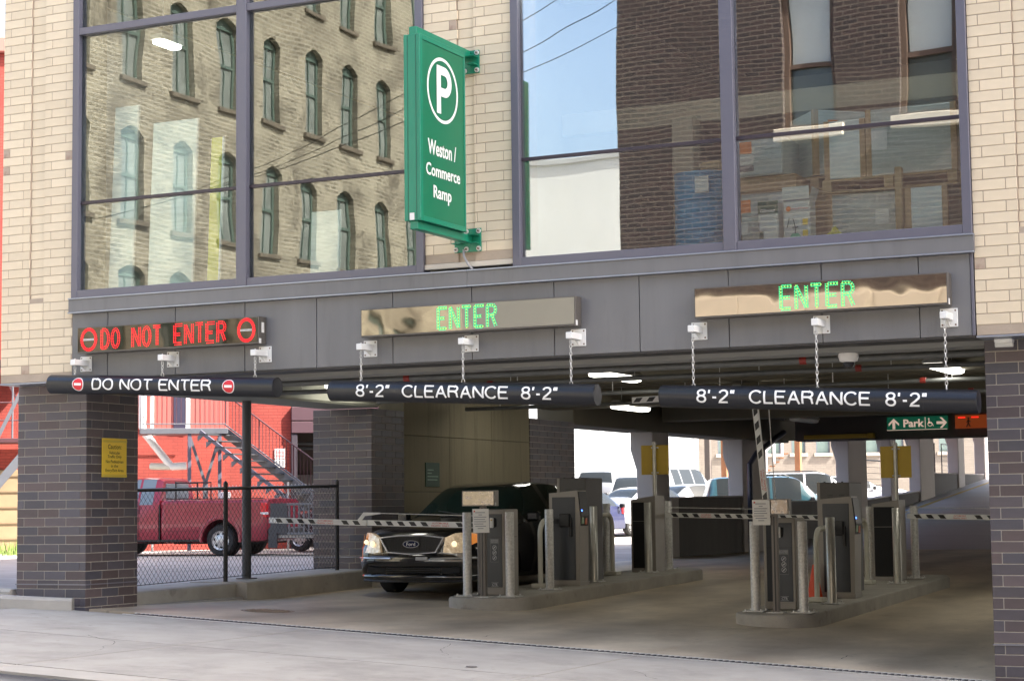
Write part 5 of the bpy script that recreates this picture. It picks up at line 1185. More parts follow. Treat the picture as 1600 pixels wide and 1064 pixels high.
def car_body(o, paint, ST, glass, axles, wr, width_hint, name='body', gl=None, arch=0.055, nsec=None):
    """ST rows: y, z bottom, z belt, z top, half width bottom, half width belt, half width top. glass: dict with windscreen/rear/side y ranges"""
    rows = catmull(ST, 0.07); V = []; m_ = 13
    fr = [0.0, 0.5, 1.0]
    def sec(r):
        y, zb, zbt, zt, wb, wbt, wt = r; wm = max(wb, wbt)+0.015; zm = zb+(zbt-zb)*0.45
        H = [(0, zb), (wb*0.8, zb), (wb*0.97, zb+0.03), (wb, zb+0.10), (wm, zm), (wm-0.004, zm+(zbt-zm)*0.5), (wbt, zbt)]
        e = (wt, zt-0.045*min(1, (zt-zbt)/0.15+0.2)); H += [(wbt+(e[0]-wbt)*0.33+0.012, zbt+(e[1]-zbt)*0.33), (wbt+(e[0]-wbt)*0.66+0.014, zbt+(e[1]-zbt)*0.66), e, (wt*0.86, zt-0.014), (wt*0.5, zt-0.003), (0, zt)]
        return H
    n = 2*m_-2
    for r in rows:
        H = sec(r); full = [(-a, b) for a, b in H]+[(a, b) for a, b in H[-2:0:-1]]
        for a, b in full: V.append((a, r[0], b))
    F = []; MI = []; ys = [r[0] for r in rows]
    def cls(y, k):
        """material slot for section strip k"""
        kk = k if k < m_-1 else n-1-k
        if glass.get('wind') and glass['wind'][0] <= y <= glass['wind'][1] and kk >= 9: return 1
        if glass.get('rear') and glass['rear'][0] <= y <= glass['rear'][1] and kk >= 9: return 2
        for i, (a, b) in enumerate(glass.get('side', [])):
            if a <= y <= b and 6 <= kk <= 8: return 3+2*i+(0 if k < m_-1 else 1)
        return 0
    for i in range(len(rows)-1):
        ym = (ys[i]+ys[i+1])/2
        for k in range(n): F.append((i*n+k, i*n+(k+1) % n, (i+1)*n+(k+1) % n, (i+1)*n+k)); MI.append(cls(ym, k))
    F.append(tuple(range(n-1, -1, -1))); MI.append(0); F.append(tuple(range((len(rows)-1)*n, len(rows)*n))); MI.append(0)
    ns = 3+2*len(glass.get('side', [])); gm = gl or tint()
    me = new_mesh(name, V, F, [paint]+[gm]*(ns-1), False, MI)
    ob = bpy.data.objects.new(name, me); col.objects.link(ob)
    cut = G()
    for ya in axles: cut.lathe([(0.0001, -1.3), (wr+arch, -1.3), (wr+arch, 1.3), (0.0001, 1.3)], (0, ya, wr+0.01), 'X', 36)
    bm = bmesh.new(); cme = new_mesh('cut', cut.V, cut.F, paint); bm.from_mesh(cme); bmesh.ops.remove_doubles(bm, verts=bm.verts, dist=1e-3); bmesh.ops.recalc_face_normals(bm, faces=bm.faces); bm.to_mesh(cme); bm.free()
    bm = bmesh.new(); bm.from_mesh(me); bmesh.ops.recalc_face_normals(bm, faces=bm.faces); bm.to_mesh(me); bm.free()
    co = bpy.data.objects.new('cut', cme); col.objects.link(co)
    md = ob.modifiers.new('b', 'BOOLEAN'); md.operation = 'DIFFERENCE'; md.object = co; md.solver = 'EXACT'
    dg = bpy.context.evaluated_depsgraph_get(); dg.update(); res = bpy.data.meshes.new_from_object(ob.evaluated_get(dg))
    bpy.data.objects.remove(ob); bpy.data.objects.remove(co)
    if len(res.polygons) < 50: res = me
    names = ['body', 'windscreen', 'rear_window']+['side_window']*(ns-3); parts = []
    for s_ in range(ns):
        bm = bmesh.new(); bm.from_mesh(res); bmesh.ops.delete(bm, geom=[f for f in bm.faces if f.material_index != s_], context='FACES')
        if not bm.faces: bm.free(); continue
        for f in bm.faces: f.material_index = 0; f.smooth = True
        for e in bm.edges:
            if len(e.link_faces) == 2 and e.calc_face_angle(0) > 0.6: e.smooth = False
        m2 = bpy.data.meshes.new(names[s_]); bm.to_mesh(m2); bm.free(); m2.materials.append(paint if s_ == 0 else gm)
        p = bpy.data.objects.new(names[s_], m2); link(p, o); parts.append(p)
    # dark inside of the shell
    G().box(-width_hint*0.40, width_hint*0.40, ST[0][0]+0.25, ST[-1][0]-0.25, 0.30, 0.62).obj('underbody', black, o)
    return parts

# ---- the black sedan coming out of the garage (front at local y=0, heading -y)
carp = mat('black_car_paint', (0.008, 0.008, 0.010), 0.16, spec=0.6, coat=1.0)
sx_, sy_ = -12.32, 5.30
sedan = thing('sedan', 'black sedan with lit headlights waiting behind the lowered barrier arm', 'car', (sx_, sy_, zf(sx_, sy_+1.5)+0.0), rz=math.radians(1.0), world=False)
ST = [(0.00, 0.34, 0.56, 0.72, 0.60, 0.62, 0.50), (0.03, 0.28, 0.60, 0.80, 0.72, 0.74, 0.60), (0.12, 0.22, 0.66, 0.86, 0.84, 0.84, 0.70), (0.30, 0.20, 0.74, 0.91, 0.91, 0.90, 0.76), (0.7, 0.20, 0.84, 0.965, 0.94, 0.925, 0.78), (1.25, 0.20, 0.93, 1.03, 0.945, 0.925, 0.76),
      (1.45, 0.20, 0.95, 1.11, 0.945, 0.92, 0.70), (2.05, 0.20, 0.98, 1.45, 0.945, 0.92, 0.60), (2.45, 0.20, 0.99, 1.535, 0.945, 0.92, 0.59), (3.0, 0.20, 1.0, 1.555, 0.945, 0.92, 0.59), (3.5, 0.20, 1.01, 1.52, 0.945, 0.915, 0.585), (4.15, 0.20, 1.03, 1.21, 0.94, 0.90, 0.62),
      (4.4, 0.22, 1.03, 1.13, 0.93, 0.89, 0.68), (4.95, 0.26, 1.0, 1.10, 0.88, 0.84, 0.66), (5.1, 0.34, 0.9, 0.98, 0.75, 0.75, 0.58)]
car_body(sedan, carp, ST, {'wind': (1.36, 2.12), 'rear': (3.62, 4.2), 'side': [(1.75, 2.62), (2.74, 3.62)]}, (1.0, 3.87), 0.335, 1.89, gl=mat('sedan_glass', (0.013, 0.027, 0.024), 0.04, spec=0.7))
for ya in (1.0, 3.87):
    for s_ in (-1, 1): wheel(sedan, s_*0.82, ya, 0.335, 0.215, s_, holes=6)
# grille: chrome surround, dark mesh, oval badge
gr = [(-0.49, 0.79), (-0.2, 0.822), (0.2, 0.822), (0.49, 0.79), (0.37, 0.585), (0.1, 0.562), (-0.1, 0.562), (-0.37, 0.585)]
def ring_prism(P, k, y0, dy, zc):
    inn = [(u*(1-k*0.6), zc+(v-zc)*(1-k*1.5)) for u, v in P]; n = len(P); g = G()
    V = [(u, y0, v) for u, v in P]+[(u, y0, v) for u, v in inn]+[(u, y0+dy, v) for u, v in P]+[(u, y0+dy, v) for u, v in inn]
    F = []
    for i in range(n):
        j = (i+1) % n; F += [(i, j, n+j, n+i), (i, 2*n+i, 2*n+j, j), (n+i, n+j, 3*n+j, 3*n+i)]
    g.add(V, F); return g, inn
g, inn = ring_prism(gr, 0.085, -0.055, 0.08, 0.69); gril = g.obj('grille', chrome, sedan)
g = G(); g.prism(inn, (0, -0.03, 0), (1, 0, 0), (0, 0, 1), (0, 0.03, 0)); g.obj('grille_backing', blackm, gril)
g = G()
for k in range(9):
    z = 0.60+k*0.023; hw = 0.36+(0.10*(z-0.585)/0.2); g.box(-hw, hw, -0.04, -0.03, z, z+0.006)
for k in range(-17, 18): g.box(k*0.025-0.003, k*0.025+0.003, -0.037, -0.03, 0.60, 0.79)
o = g.obj('grille_mesh', mat('grille_grey', (0.018, 0.018, 0.02), 0.4, metal=0.2), gril); o['kind'] = 'stuff'
n = 24
bd = G().add([(0.125*math.cos(2*PI*i/n), -0.062, 0.70+0.05*math.sin(2*PI*i/n)) for i in range(n)], [tuple(range(n))]).obj('badge', chrome, gril)
G().add([(0.112*math.cos(2*PI*i/n), -0.064, 0.70+0.041*math.sin(2*PI*i/n)) for i in range(n)], [tuple(range(n))]).obj('badge_field', mat('badge_blue', (0.015, 0.02, 0.06), 0.2), gril)
g = G(); put_text(g, 'Ford', (0, -0.066, 0.70), (1, 0, 0), (0, 0, 1), 0.13, 0.045, 0.005); g.obj('badge_lettering', white_l, gril)
# headlights follow the rounded corners
hl_glass = mat('headlight_lens', (0.80, 0.72, 0.58), 0.14, metal=0.6, var=0.5, vs=20, bump=0.9, bs=24, emit=(1.0, 0.68, 0.36), es=0.035)
amber = mat('amber_lens', (0.8, 0.25, 0.04), 0.2, emit=(1.0, 0.35, 0.08), es=0.08)
bulb = mat('headlight_bulb', (0.9, 0.9, 0.8), 0.2, emit=(1.0, 0.80, 0.5), es=0.22)
for s_ in (-1, 1):
    pts = [(0.50, 0.785, -0.012), (0.62, 0.84, 0.035), (0.76, 0.855, 0.14), (0.86, 0.83, 0.30), (0.885, 0.74, 0.30), (0.86, 0.645, 0.17), (0.74, 0.585, 0.045), (0.60, 0.575, -0.005), (0.47, 0.59, -0.03)]
    V = [(s_*u, y-0.022, z) for u, z, y in pts]+[(s_*u*0.99, y+0.06, z) for u, z, y in pts]+[(s_*0.69, 0.035, 0.71)]
    k = len(pts); F = [(i, (i+1) % k, 2*k) for i in range(k)]+[(i, k+i, k+(i+1) % k, (i+1) % k) for i in range(k)]
    hl = G().add(V, F).obj('headlight', hl_glass, sedan, smooth=0.5)
    G().lathe([(0.0001, -0.030), (0.026, -0.028), (0.034, -0.012), (0.04, 0.0)], (s_*0.615, 0.0, 0.70), 'Y', 16).obj('lamp', bulb, hl, smooth=True)
    G().lathe([(0.0001, -0.03), (0.024, -0.025), (0.034, 0.0)], (s_*0.745, 0.06, 0.725), 'Y', 14).obj('lamp', bulb, hl, smooth=True)
    V = [(s_*0.80, 0.115, 0.84), (s_*0.895, 0.285, 0.81), (s_*0.90, 0.25, 0.69), (s_*0.80, 0.07, 0.60)]; G().add(V, [(0, 1, 2, 3)]).obj('turn_lens', amber, hl)
    # bumper trim and fog opening
    G().tube([(s_*0.30, -0.082, 0.51), (s_*0.55, -0.045, 0.51), (s_*0.72, 0.008, 0.512), (s_*0.89, 0.14, 0.515), (s_*0.965, 0.36, 0.515)], 0.013, 8).obj('bumper_trim', chrome, sedan, smooth=True)
    B('lower_grille', black, sedan, min(s_*0.42, s_*0.70), max(s_*0.42, s_*0.70), -0.005, 0.06, 0.31, 0.39, c=0.01)
    mr_ = B('mirror', carp, sedan, min(s_*0.93, s_*1.12), max(s_*0.93, s_*1.12), 1.62, 1.74, 0.98, 1.12, c=0.03); B('mirror_glass', chrome, mr_, min(s_*0.95, s_*1.10), max(s_*0.95, s_*1.10), 1.741, 1.745, 1.0, 1.10, c=0.001)
def plan_sweep(name, m_, pts, prof, parent):
    P = [Vector((x, y, 0)) for x, y in pts]; P = [P[0]]+[p for a, b in zip(P, P[1:]) for p in ((a*2+b)/3, (a+b*2)/3)]+[P[-1]] if len(P) > 3 else P
    V = []; n = len(P); k = len(prof)
    for i in range(n):
        d = (P[min(i+1, n-1)]-P[max(i-1, 0)]).normalized(); nn = Vector((d.y, -d.x, 0))
        for a, z in prof: q = P[i]+nn*a; V.append((q.x, q.y, z))
    F = [(i*k+j, (i+1)*k+j, (i+1)*k+j+1, i*k+j+1) for i in range(n-1) for j in range(k-1)]
    return G().add(V, F).obj(name, m_, parent, smooth=1.2)
nose = [(-0.945, 0.62), (-0.935, 0.36), (-0.87, 0.16), (-0.70, 0.03), (-0.40, -0.035), (0, -0.055), (0.40, -0.035), (0.70, 0.03), (0.87, 0.16), (0.935, 0.36), (0.945, 0.62)]
plan_sweep('bumper', carp, nose, [(-0.03, 0.575), (0.012, 0.555), (0.03, 0.52), (0.036, 0.47), (0.03, 0.42), (0.0, 0.39), (-0.04, 0.385)], sedan)
plan_sweep('lower_bumper', carp, nose, [(-0.05, 0.31), (0.0, 0.30), (0.018, 0.275), (0.012, 0.225), (-0.03, 0.205)], sedan)
B('bumper_pad', mat('silver_pad', (0.4, 0.41, 0.43), 0.4), sedan, 0.08, 0.26, -0.096, -0.08, 0.485, 0.53, c=0.005)
G().tube([(-0.78, 0.06, 0.215), (-0.5, -0.02, 0.205), (0.5, -0.02, 0.205), (0.78, 0.06, 0.215)], 0.016, 8).obj('lip_trim', mat('dark_trim', (0.03, 0.03, 0.035), 0.3), sedan, smooth=True)
for k in range(3): B('lower_slat', blackm, sedan, -0.40, 0.40, -0.02, 0.02, 0.315+k*0.03, 0.325+k*0.03, c=0.002)
for s_ in (-1, 1): G().tube([(s_*0.25, 1.32, 1.055), (s_*-0.35, 1.45, 1.135)], 0.008, 6).obj('wiper', blackm, sedan)

def simple_car(kind, paint, loc, rz, label, group=None, lights=True):
    """parked vehicle: kind suv / van / sedan; front at local y=0, heading -y"""
    o = thing({'suv': 'parked_suv', 'van': 'parked_van', 'sedan': 'parked_car'}[kind], label, {'suv': 'suv', 'van': 'van', 'sedan': 'car'}[kind], loc, rz=rz, group=group, world=False)
    if kind == 'suv':
        S_ = [(0, 0.45, 0.72, 0.92, 0.66, 0.68, 0.58), (0.12, 0.34, 0.80, 1.02, 0.84, 0.84, 0.72), (0.4, 0.30, 0.90, 1.08, 0.91, 0.91, 0.78), (1.2, 0.30, 1.02, 1.14, 0.93, 0.92, 0.78), (1.4, 0.30, 1.05, 1.25, 0.93, 0.92, 0.72), (1.95, 0.30, 1.06, 1.72, 0.93, 0.92, 0.66),
              (2.4, 0.30, 1.06, 1.80, 0.93, 0.92, 0.66), (4.2, 0.30, 1.06, 1.79, 0.93, 0.92, 0.66), (4.55, 0.32, 1.06, 1.72, 0.92, 0.91, 0.66), (4.7, 0.36, 1.04, 1.30, 0.90, 0.90, 0.70), (4.8, 0.42, 0.98, 1.06, 0.84, 0.84, 0.66)]
        gl = {'wind': (1.3, 2.05), 'rear': (4.45, 4.68), 'side': [(1.85, 2.75), (2.85, 3.7), (3.8, 4.4)]}; ax = (0.95, 3.75); r = 0.37; L = 4.8
    elif kind == 'van':
        S_ = [(0, 0.45, 0.75, 0.98, 0.70, 0.72, 0.62), (0.12, 0.34, 0.85, 1.08, 0.88, 0.88, 0.76), (0.6, 0.30, 1.0, 1.20, 0.97, 0.96, 0.84), (0.95, 0.30, 1.12, 1.34, 0.98, 0.97, 0.82), (1.5, 0.30, 1.15, 1.92, 0.99, 0.98, 0.80), (2.0, 0.30, 1.15, 2.06, 0.99, 0.98, 0.82), (5.0, 0.30, 1.15, 2.06, 0.99, 0.98, 0.82), (5.3, 0.36, 1.12, 1.98, 0.97, 0.96, 0.80), (5.4, 0.45, 1.05, 1.5, 0.92, 0.92, 0.76)]
        gl = {'wind': (0.85, 1.62), 'side': [(1.35, 2.15), (2.4, 3.4)]}; ax = (0.95, 4.3); r = 0.36; L = 5.4
    else:
        S_ = [(0, 0.36, 0.58, 0.72, 0.62, 0.62, 0.5), (0.12, 0.24, 0.66, 0.82, 0.80, 0.80, 0.68), (0.4, 0.22, 0.76, 0.90, 0.87, 0.86, 0.74), (1.2, 0.2, 0.90, 1.0, 0.89, 0.88, 0.74), (1.4, 0.2, 0.92, 1.08, 0.89, 0.87, 0.66), (2.0, 0.2, 0.94, 1.40, 0.89, 0.87, 0.58), (2.8, 0.2, 0.96, 1.46, 0.89, 0.87, 0.58), (3.5, 0.2, 0.97, 1.38, 0.88, 0.86, 0.58), (4.0, 0.22, 0.98, 1.12, 0.87, 0.84, 0.64), (4.5, 0.28, 0.94, 1.05, 0.82, 0.8, 0.62), (4.65, 0.36, 0.86, 0.94, 0.7, 0.7, 0.56)]
        gl = {'wind': (1.3, 2.05), 'rear': (3.45, 4.0), 'side': [(1.7, 2.55), (2.65, 3.4)]}; ax = (0.92, 3.6); r = 0.32; L = 4.65
    car_body(o, paint, S_, gl, ax, r, 1.8)
    for ya in ax:
        for s_ in (-1, 1): wheel(o, s_*0.80, ya, r, 0.21, s_)
    zz = S_[2][2]-0.06
    for s_ in (-1, 1):
        B('headlight', white_paint, o, min(s_*.5, s_*.78), max(s_*.5, s_*.78), 0.0, 0.16, zz-0.14, zz+0.0, c=0.03); B('tail_light', red_l, o, min(s_*.7, s_*.86), max(s_*.7, s_*.86), L-0.12, L+0.01, zz-0.1, zz+0.14, c=0.02)
        B('mirror', blackm, o, min(s_*.9, s_*1.08), max(s_*.9, s_*1.08), 1.5, 1.62, zz+0.18, zz+0.32, c=0.03)
    B('grille', blackm, o, -0.45, 0.45, -0.015, 0.06, zz-0.16, zz-0.02, c=0.02); B('front_bumper', blackm, o, -0.7, 0.7, -0.04, 0.12, 0.40, 0.52, c=0.03); B('rear_bumper', blackm, o, -0.75, 0.75, L-0.08, L+0.05, 0.46, 0.60, c=0.03)
    if kind in ('suv', 'van'):
        for s_ in (-1, 1): G().tube([(s_*0.58, 2.2, S_[6][3]-0.03), (s_*0.58, 2.35, S_[6][3]+0.04), (s_*0.58, L-1.0, S_[6][3]+0.04), (s_*0.58, L-0.8, S_[6][3]-0.03)], 0.016, 6).obj('roof_rail', blackm, o)
    return o

# ---- red pickup parked beyond the fence
redp = mat('red_truck_paint', (0.27, 0.012, 0.032), 0.28, coat=0.6, var=0.1, vs=1.2, dirt=(0.19, 0.08, 0.07), ds=1.6, dth=(0.55, 0.85))
tr = thing('pickup_truck', 'red pickup truck parked behind the chain-link fence', 'pickup', (-31.87, 23.26, -0.02), rz=math.radians(-82), world=False)
ST = [(0, 0.46, 0.82, 1.08, 0.80, 0.82, 0.72), (0.12, 0.36, 0.95, 1.18, 0.94, 0.94, 0.82), (0.5, 0.33, 1.12, 1.26, 0.99, 0.98, 0.84), (1.1, 0.33, 1.22, 1.32, 1.0, 0.98, 0.84), (1.25, 0.33, 1.26, 1.44, 1.0, 0.98, 0.78), (1.72, 0.33, 1.30, 1.93, 1.0, 0.98, 0.72), (2.0, 0.33, 1.30, 2.0, 1.0, 0.98, 0.72), (2.50, 0.33, 1.30, 1.99, 1.0, 0.98, 0.72), (2.62, 0.33, 1.30, 1.93, 1.0, 0.97, 0.72)]
car_body(tr, redp, ST, {'wind': (1.18, 1.78), 'side': [(1.55, 1.98), (2.08, 2.44)]}, (0.9,), 0.40, 1.9, gl=mat('truck_glass', (0.16, 0.20, 0.23), 0.08))
ST = [(2.68, 0.35, 1.28, 1.42, 0.97, 0.96, 0.93), (2.74, 0.33, 1.30, 1.435, 1.0, 0.985, 0.955), (4.2, 0.33, 1.3, 1.435, 1.0, 0.985, 0.955), (5.5, 0.35, 1.3, 1.435, 0.995, 0.98, 0.95), (5.62, 0.40, 1.28, 1.42, 0.96, 0.95, 0.92)]
for p in car_body(tr, redp, ST, {}, (4.35,), 0.40, 1.9, name='bed', arch=0.10): p.name = 'bed'
g = G(); n = 24   # flared lip round the rear wheel arch
for s_ in (-1, 1):
    V = []
    for i in range(n+1):
        t = math.radians(-8)+i/n*math.radians(196); V += [(s_*(1.012), 4.35+rr*math.cos(t), 0.42+rr*math.sin(t)) for rr in (0.505, 0.575)]+[(s_*1.028, 4.35+0.525*math.cos(t), 0.42+0.525*math.sin(t))]
    g.add(V, [q for i in range(n) for q in ((i*3, i*3+3, i*3+5, i*3+2), (i*3+2, i*3+5, i*3+4, i*3+1))])
g.obj('arch_flare', redp, tr, smooth=1.0)
B('rear_glass', mat('truck_glass', (0.16, 0.20, 0.23), 0.08), tr, -0.62, 0.62, 2.60, 2.635, 1.46, 1.84, c=0.01)
for z_ in (0.62,): B('crease', mat('dark_red_crease', (0.16, 0.012, 0.025), 0.3), tr, 1.006, 1.018, 2.76, 3.78, z_, z_+0.012, c=0.002)
B('door_handle', blackm, tr, 1.0, 1.03, 1.82, 2.0, 1.16, 1.2, c=0.006)
for ya in (0.9, 4.35):
    for s_ in (-1, 1): wheel(tr, s_*0.88, ya, 0.39, 0.25, s_, holes=7)
G().lathe([(0.475, 0.0), (0.475, 0.012), (0.525, 0.012), (0.525, 0.0)], (0.995, 4.35, 0.40), 'X', 36).obj('arch_trim', redp, tr, smooth=True) if False else None
G().lathe([(0.0001, 0.0), (0.46, 0.0)], (0.70, 4.35, 0.40), 'X', 30).obj('wheel_well', black, tr)
for s_ in (-1, 1):
    tl = B('tail_light', mat('tail_lens', (0.65, 0.02, 0.03), 0.2), tr, min(s_*0.90, s_*1.003), max(s_*0.90, s_*1.003), 5.44, 5.63, 0.95, 1.32, c=0.02)
    B('reverse_lens', white_paint, tl, min(s_*0.91, s_*1.006), max(s_*0.91, s_*1.006), 5.45, 5.635, 1.02, 1.09, c=0.01)
B('rear_bumper', mat('dark_bumper', (0.06, 0.06, 0.065), 0.5), tr, -0.95, 0.95, 5.63, 5.78, 0.48, 0.70, c=0.03)
B('bed_rail', blackm, tr, 0.90, 0.975, 2.85, 5.5, 1.425, 1.447, c=0.005); B('door_seam', blackm, tr, 0.985, 1.0185, 2.64, 2.665, 0.40, 1.3, c=0.002)
for ya in (2.06,): B('door_seam', black, tr, 1.0, 1.0175, ya, ya+0.012, 0.42, 1.28, c=0.002)
G().lathe([(0.085, 0.0), (0.085, 0.004), (0.078, 0.004)], (1.008, 3.45, 1.05), 'X', 20).obj('fuel_door', redp, tr)
G().tube([(0.6, 2.9, 1.4), (0.6, 2.9, 1.86), (-0.6, 2.9, 1.86), (-0.6, 2.9, 1.4)], 0.022, 8).obj('cargo_rack', blackm, tr); G().tube([(0.62, 3.9, 1.4), (0.62, 3.9, 1.85), (0.62, 2.9, 1.85)], 0.02, 8).obj('cargo_rack', blackm, tr)
B('running_board', blackm, tr, 0.9, 1.0, 1.4, 3.8, 0.36, 0.42, c=0.01)
# low grey trailer behind it
ct = thing('equipment_trailer', 'dark grey slatted trailer gate just right of the red pickup', 'trailer', (-25.15, 23.4, 0.0))
B('deck', cab_grey, ct, -25.9, -24.6, 22.9, 24.3, 0.42, 0.52, c=0.01)
B('side_plate', mat('dull_dark_steel', (0.05, 0.05, 0.052), 0.6), ct, -25.95, -25.45, 22.88, 22.92, 0.5, 1.28, c=0.005)
for k in range(6): B('gate_bar', mat('dull_grey_steel', (0.13, 0.13, 0.135), 0.5), ct, -25.42+k*0.14, -25.38+k*0.14, 22.88, 22.92, 0.52, 1.24, c=0.004)
B('gate_rail', mat('dull_grey_steel', (0.13, 0.13, 0.135), 0.5), ct, -25.45, -24.6, 22.86, 22.94, 1.22, 1.28, c=0.006); B('gate_rail', mat('dull_grey_steel', (0.13, 0.13, 0.135), 0.5), ct, -25.45, -24.6, 22.86, 22.94, 0.5, 0.56, c=0.006); B('mud_flap', mat('dull_dark_steel', (0.05, 0.05, 0.052), 0.6), ct, -25.98, -25.72, 22.84, 22.87, 0.18, 0.55, c=0.004)
wheel(ct, -24.9, 24.2, 0.3, 0.18, 1) if False else None
maroon = mat('maroon_paint', (0.035, 0.012, 0.018), 0.25, coat=0.6)
simple_car('suv', maroon, (-28.3, 27.6, 0.0), math.radians(-96), 'maroon parked suv half hidden right of the red pickup')
wp = thing('white_marker_post', 'white plastic marker post behind the red pickup bed', 'post', (-29.0, 25.4, 0), world=False)
G().lathe([(0.0001, 1.62), (0.15, 1.6), (0.16, 1.56), (0.16, 0.6), (0.22, 0.5), (0.22, 0.0)], (0, 0, 0), 'Z', 16).obj('body', white_paint, wp, smooth=0.8)
# silvery link fence behind the pickup
lf = thing('galvanised_fence', 'silver chain-link fence between the pickup and the steel stairs', 'fence', (-29, 26.2, 0))
for k in range(5): G().tube([(-34+k*2.2, 26.0, 0), (-34+k*2.2, 26.0, 1.85)], 0.03, 8).obj('post', galv, lf)
g = G(); x = -34.0
while x < -25.2:
    for sgn in (1, -1):
        xa, xb = (x, x+1.0) if sgn > 0 else (x+1.0, x); g.tube([(xa, 26.0+sgn*0.003, 0.3), (xb, 26.0+sgn*0.003, 1.8)], 0.0045, 3, caps=False)
    x += 0.11
o = g.obj('chain_link', galv, lf); o['kind'] = 'stuff'

# ------------------------------------------------------------------ red building with outside stairs
RA = math.radians(38); RP = (-32.24, 29.45, 0.0)
redw = brick_tex('painted_red_brick', (0.36, 0.058, 0.04), (0.31, 0.047, 0.033), (0.21, 0.032, 0.024), 3.6, 1.0, 0.32, 0.035, dirt=(0.20, 0.032, 0.024), dth=(0.44, 0.66))
rb = thing('red_building', 'old red painted brick building with outside steel stairs', 'building', RP, rz=RA, world=False)
G().box(-22, 2.34, 0, 12, -0.5, 14.9).obj('wall', redw, rb)
B('cornice', mat('pink_cornice', (0.42, 0.15, 0.12), 0.8), rb, -22.1, 2.4, -0.18, 0.0, 14.5, 14.95, c=0.03)
rsid = mat('red_siding', (0.40, 0.095, 0.08), 0.7)
for k in range(18): B('siding_board', rsid, rb, -2.0+k*0.14, -1.868+k*0.14, -0.06, -0.002, 3.5, 6.2, c=0.006)
dr = B('door', mat('purple_door', (0.03, 0.025, 0.05), 0.5), rb, -1.1, -0.75, -0.09, -0.061, 3.5, 5.6, c=0.01)
B('door_frame', white_paint, dr, -0.748, -0.62, -0.1, -0.062, 3.5, 5.7, c=0.008)
B('ochre_band', mat('ochre_paint', (0.30, 0.215, 0.125), 0.8, var=0.08), rb, -12, -4.6, -0.05, -0.002, -0.2, 2.35, c=0.01)
for k in range(5): B('ochre_rail', mat('ochre_dark', (0.2, 0.14, 0.08), 0.8), rb, -12, -4.6, -0.075, -0.051, 0.35+k*0.45, 0.40+k*0.45, c=0.005)
for i, (z0, z1) in enumerate(((2.62, 2.92), (2.37, 2.60))):
    nb = B('notice_board', white_paint, rb, 1.86, 2.16, -0.03, -0.002, z0, z1, c=0.004); g = G()
    for k in range(6): g.quad((1.89, -0.032, z0+0.03+k*(z1-z0-.05)/6), (2.13, -0.032, z0+0.03+k*(z1-z0-.05)/6), (2.13, -0.032, z0+0.05+k*(z1-z0-.05)/6), (1.89, -0.032, z0+0.05+k*(z1-z0-.05)/6))
    g.obj('print', red_l if i == 0 else grey_l, nb)
# drain pipe and vent
dpz = thing('roof_drain_pipe', 'white bent drain pipe on the red wall above the pickup cab', 'pipe', RP, rz=RA, world=False)
G().tube([(-2.0, -0.35, 7.0), (-2.0, -0.35, 3.55), (-1.95, -0.4, 3.4), (-1.22, -0.7, 2.45), (-1.15, -0.75, 2.40), (-0.75, -0.8, 2.42)], 0.11, 14).obj('tube', white_paint, dpz, smooth=True)
G().tube([(-1.72, -0.35, 7.0), (-1.72, -0.35, 3.5)], 0.05, 10).obj('riser', white_paint, dpz, smooth=True); G().tube([(-1.75, -0.4, 2.42), (-1.2, -0.72, 2.40)], 0.10, 12).obj('outlet', offwhite, dpz, smooth=True)
# steel staircase
stt = thing('steel_staircase', 'grey steel outside staircase with landing on the red building', 'staircase', RP, rz=RA, world=False)
ZL = 3.45; SLP = 0.79
B('landing', steel_paint, stt, -2.1, 0.36, -1.95, -0.65, ZL-0.16, ZL, c=0.01)
for u in (-0.72, 0.13):
    B('leg', mat('violet_grey_steel', (0.10, 0.10, 0.135), 0.5), stt, u-0.05, u+0.05, -1.92, -1.82, 0.0, ZL-0.16, c=0.006)
for a, b in (((-0.72, ZL-0.2), (-0.28, 1.9)), ((0.13, ZL-0.2), (-0.26, 1.9))): G().bar((a[0], -1.87, a[1]), (b[0], -1.87, b[1]), 0.07, 0.08).obj('brace', steel_paint, stt)
B('brace_tie', steel_paint, stt, -0.34, -0.2, -1.92, -1.82, 0.2, 1.9, c=0.006)
FP = math.radians(42); FD = Vector((math.cos(FP), -math.sin(FP), 0)); FW = Vector((-math.sin(FP), -math.cos(FP), 0))*1.15; FA = Vector((0.34, -1.25, ZL)); RISE, RUN = 0.19, 0.30; NT = 18
dtm = mat('dark_tread', (0.035, 0.035, 0.04), 0.6); drs = mat('dark_red_steel', (0.07, 0.025, 0.03), 0.5)
for off, m_, th2 in ((Vector((0, 0, 0)), steel_paint, 0.28), (FW, mat('violet_grey_steel', (0.10, 0.10, 0.135), 0.5), 0.10)):
    p = FA+off-Vector((0, 0, 0.10)); q = p+FD*RUN*NT-Vector((0, 0, RISE*NT)); G().bar(p, q, 0.05, th2).obj('stringer', m_, stt)
for k in range(NT-1):
    p = FA+FD*RUN*(k+0.5)-Vector((0, 0, RISE*(k+1))); G().bar(p+FW*0.02, p+FW*1.04, 0.29, 0.035).obj('tread', dtm, stt)
    G().prism([(0, 0), (-0.22, -0.16), (-0.22, 0)], p+FW*1.0-Vector((0, 0, 0.02)), FD, (0, 0, 1), FW*0.03).obj('tread_bracket', steel_paint, stt)
def flight(z): return [(-2.05, -1.93, ZL+z), (0.30, -1.93, ZL+z)]
G().tube(flight(1.0), 0.022, 8).obj('handrail', steel_paint, stt); G().tube(flight(0.12), 0.018, 8).obj('lower_rail', steel_paint, stt)
for z in (1.0, 0.12): G().tube([FA+Vector((0, 0, z)), FA+FD*RUN*NT+Vector((0, 0, z-RISE*NT))], 0.022, 8).obj('handrail', drs if z > 0.5 else steel_paint, stt)
u = -2.0
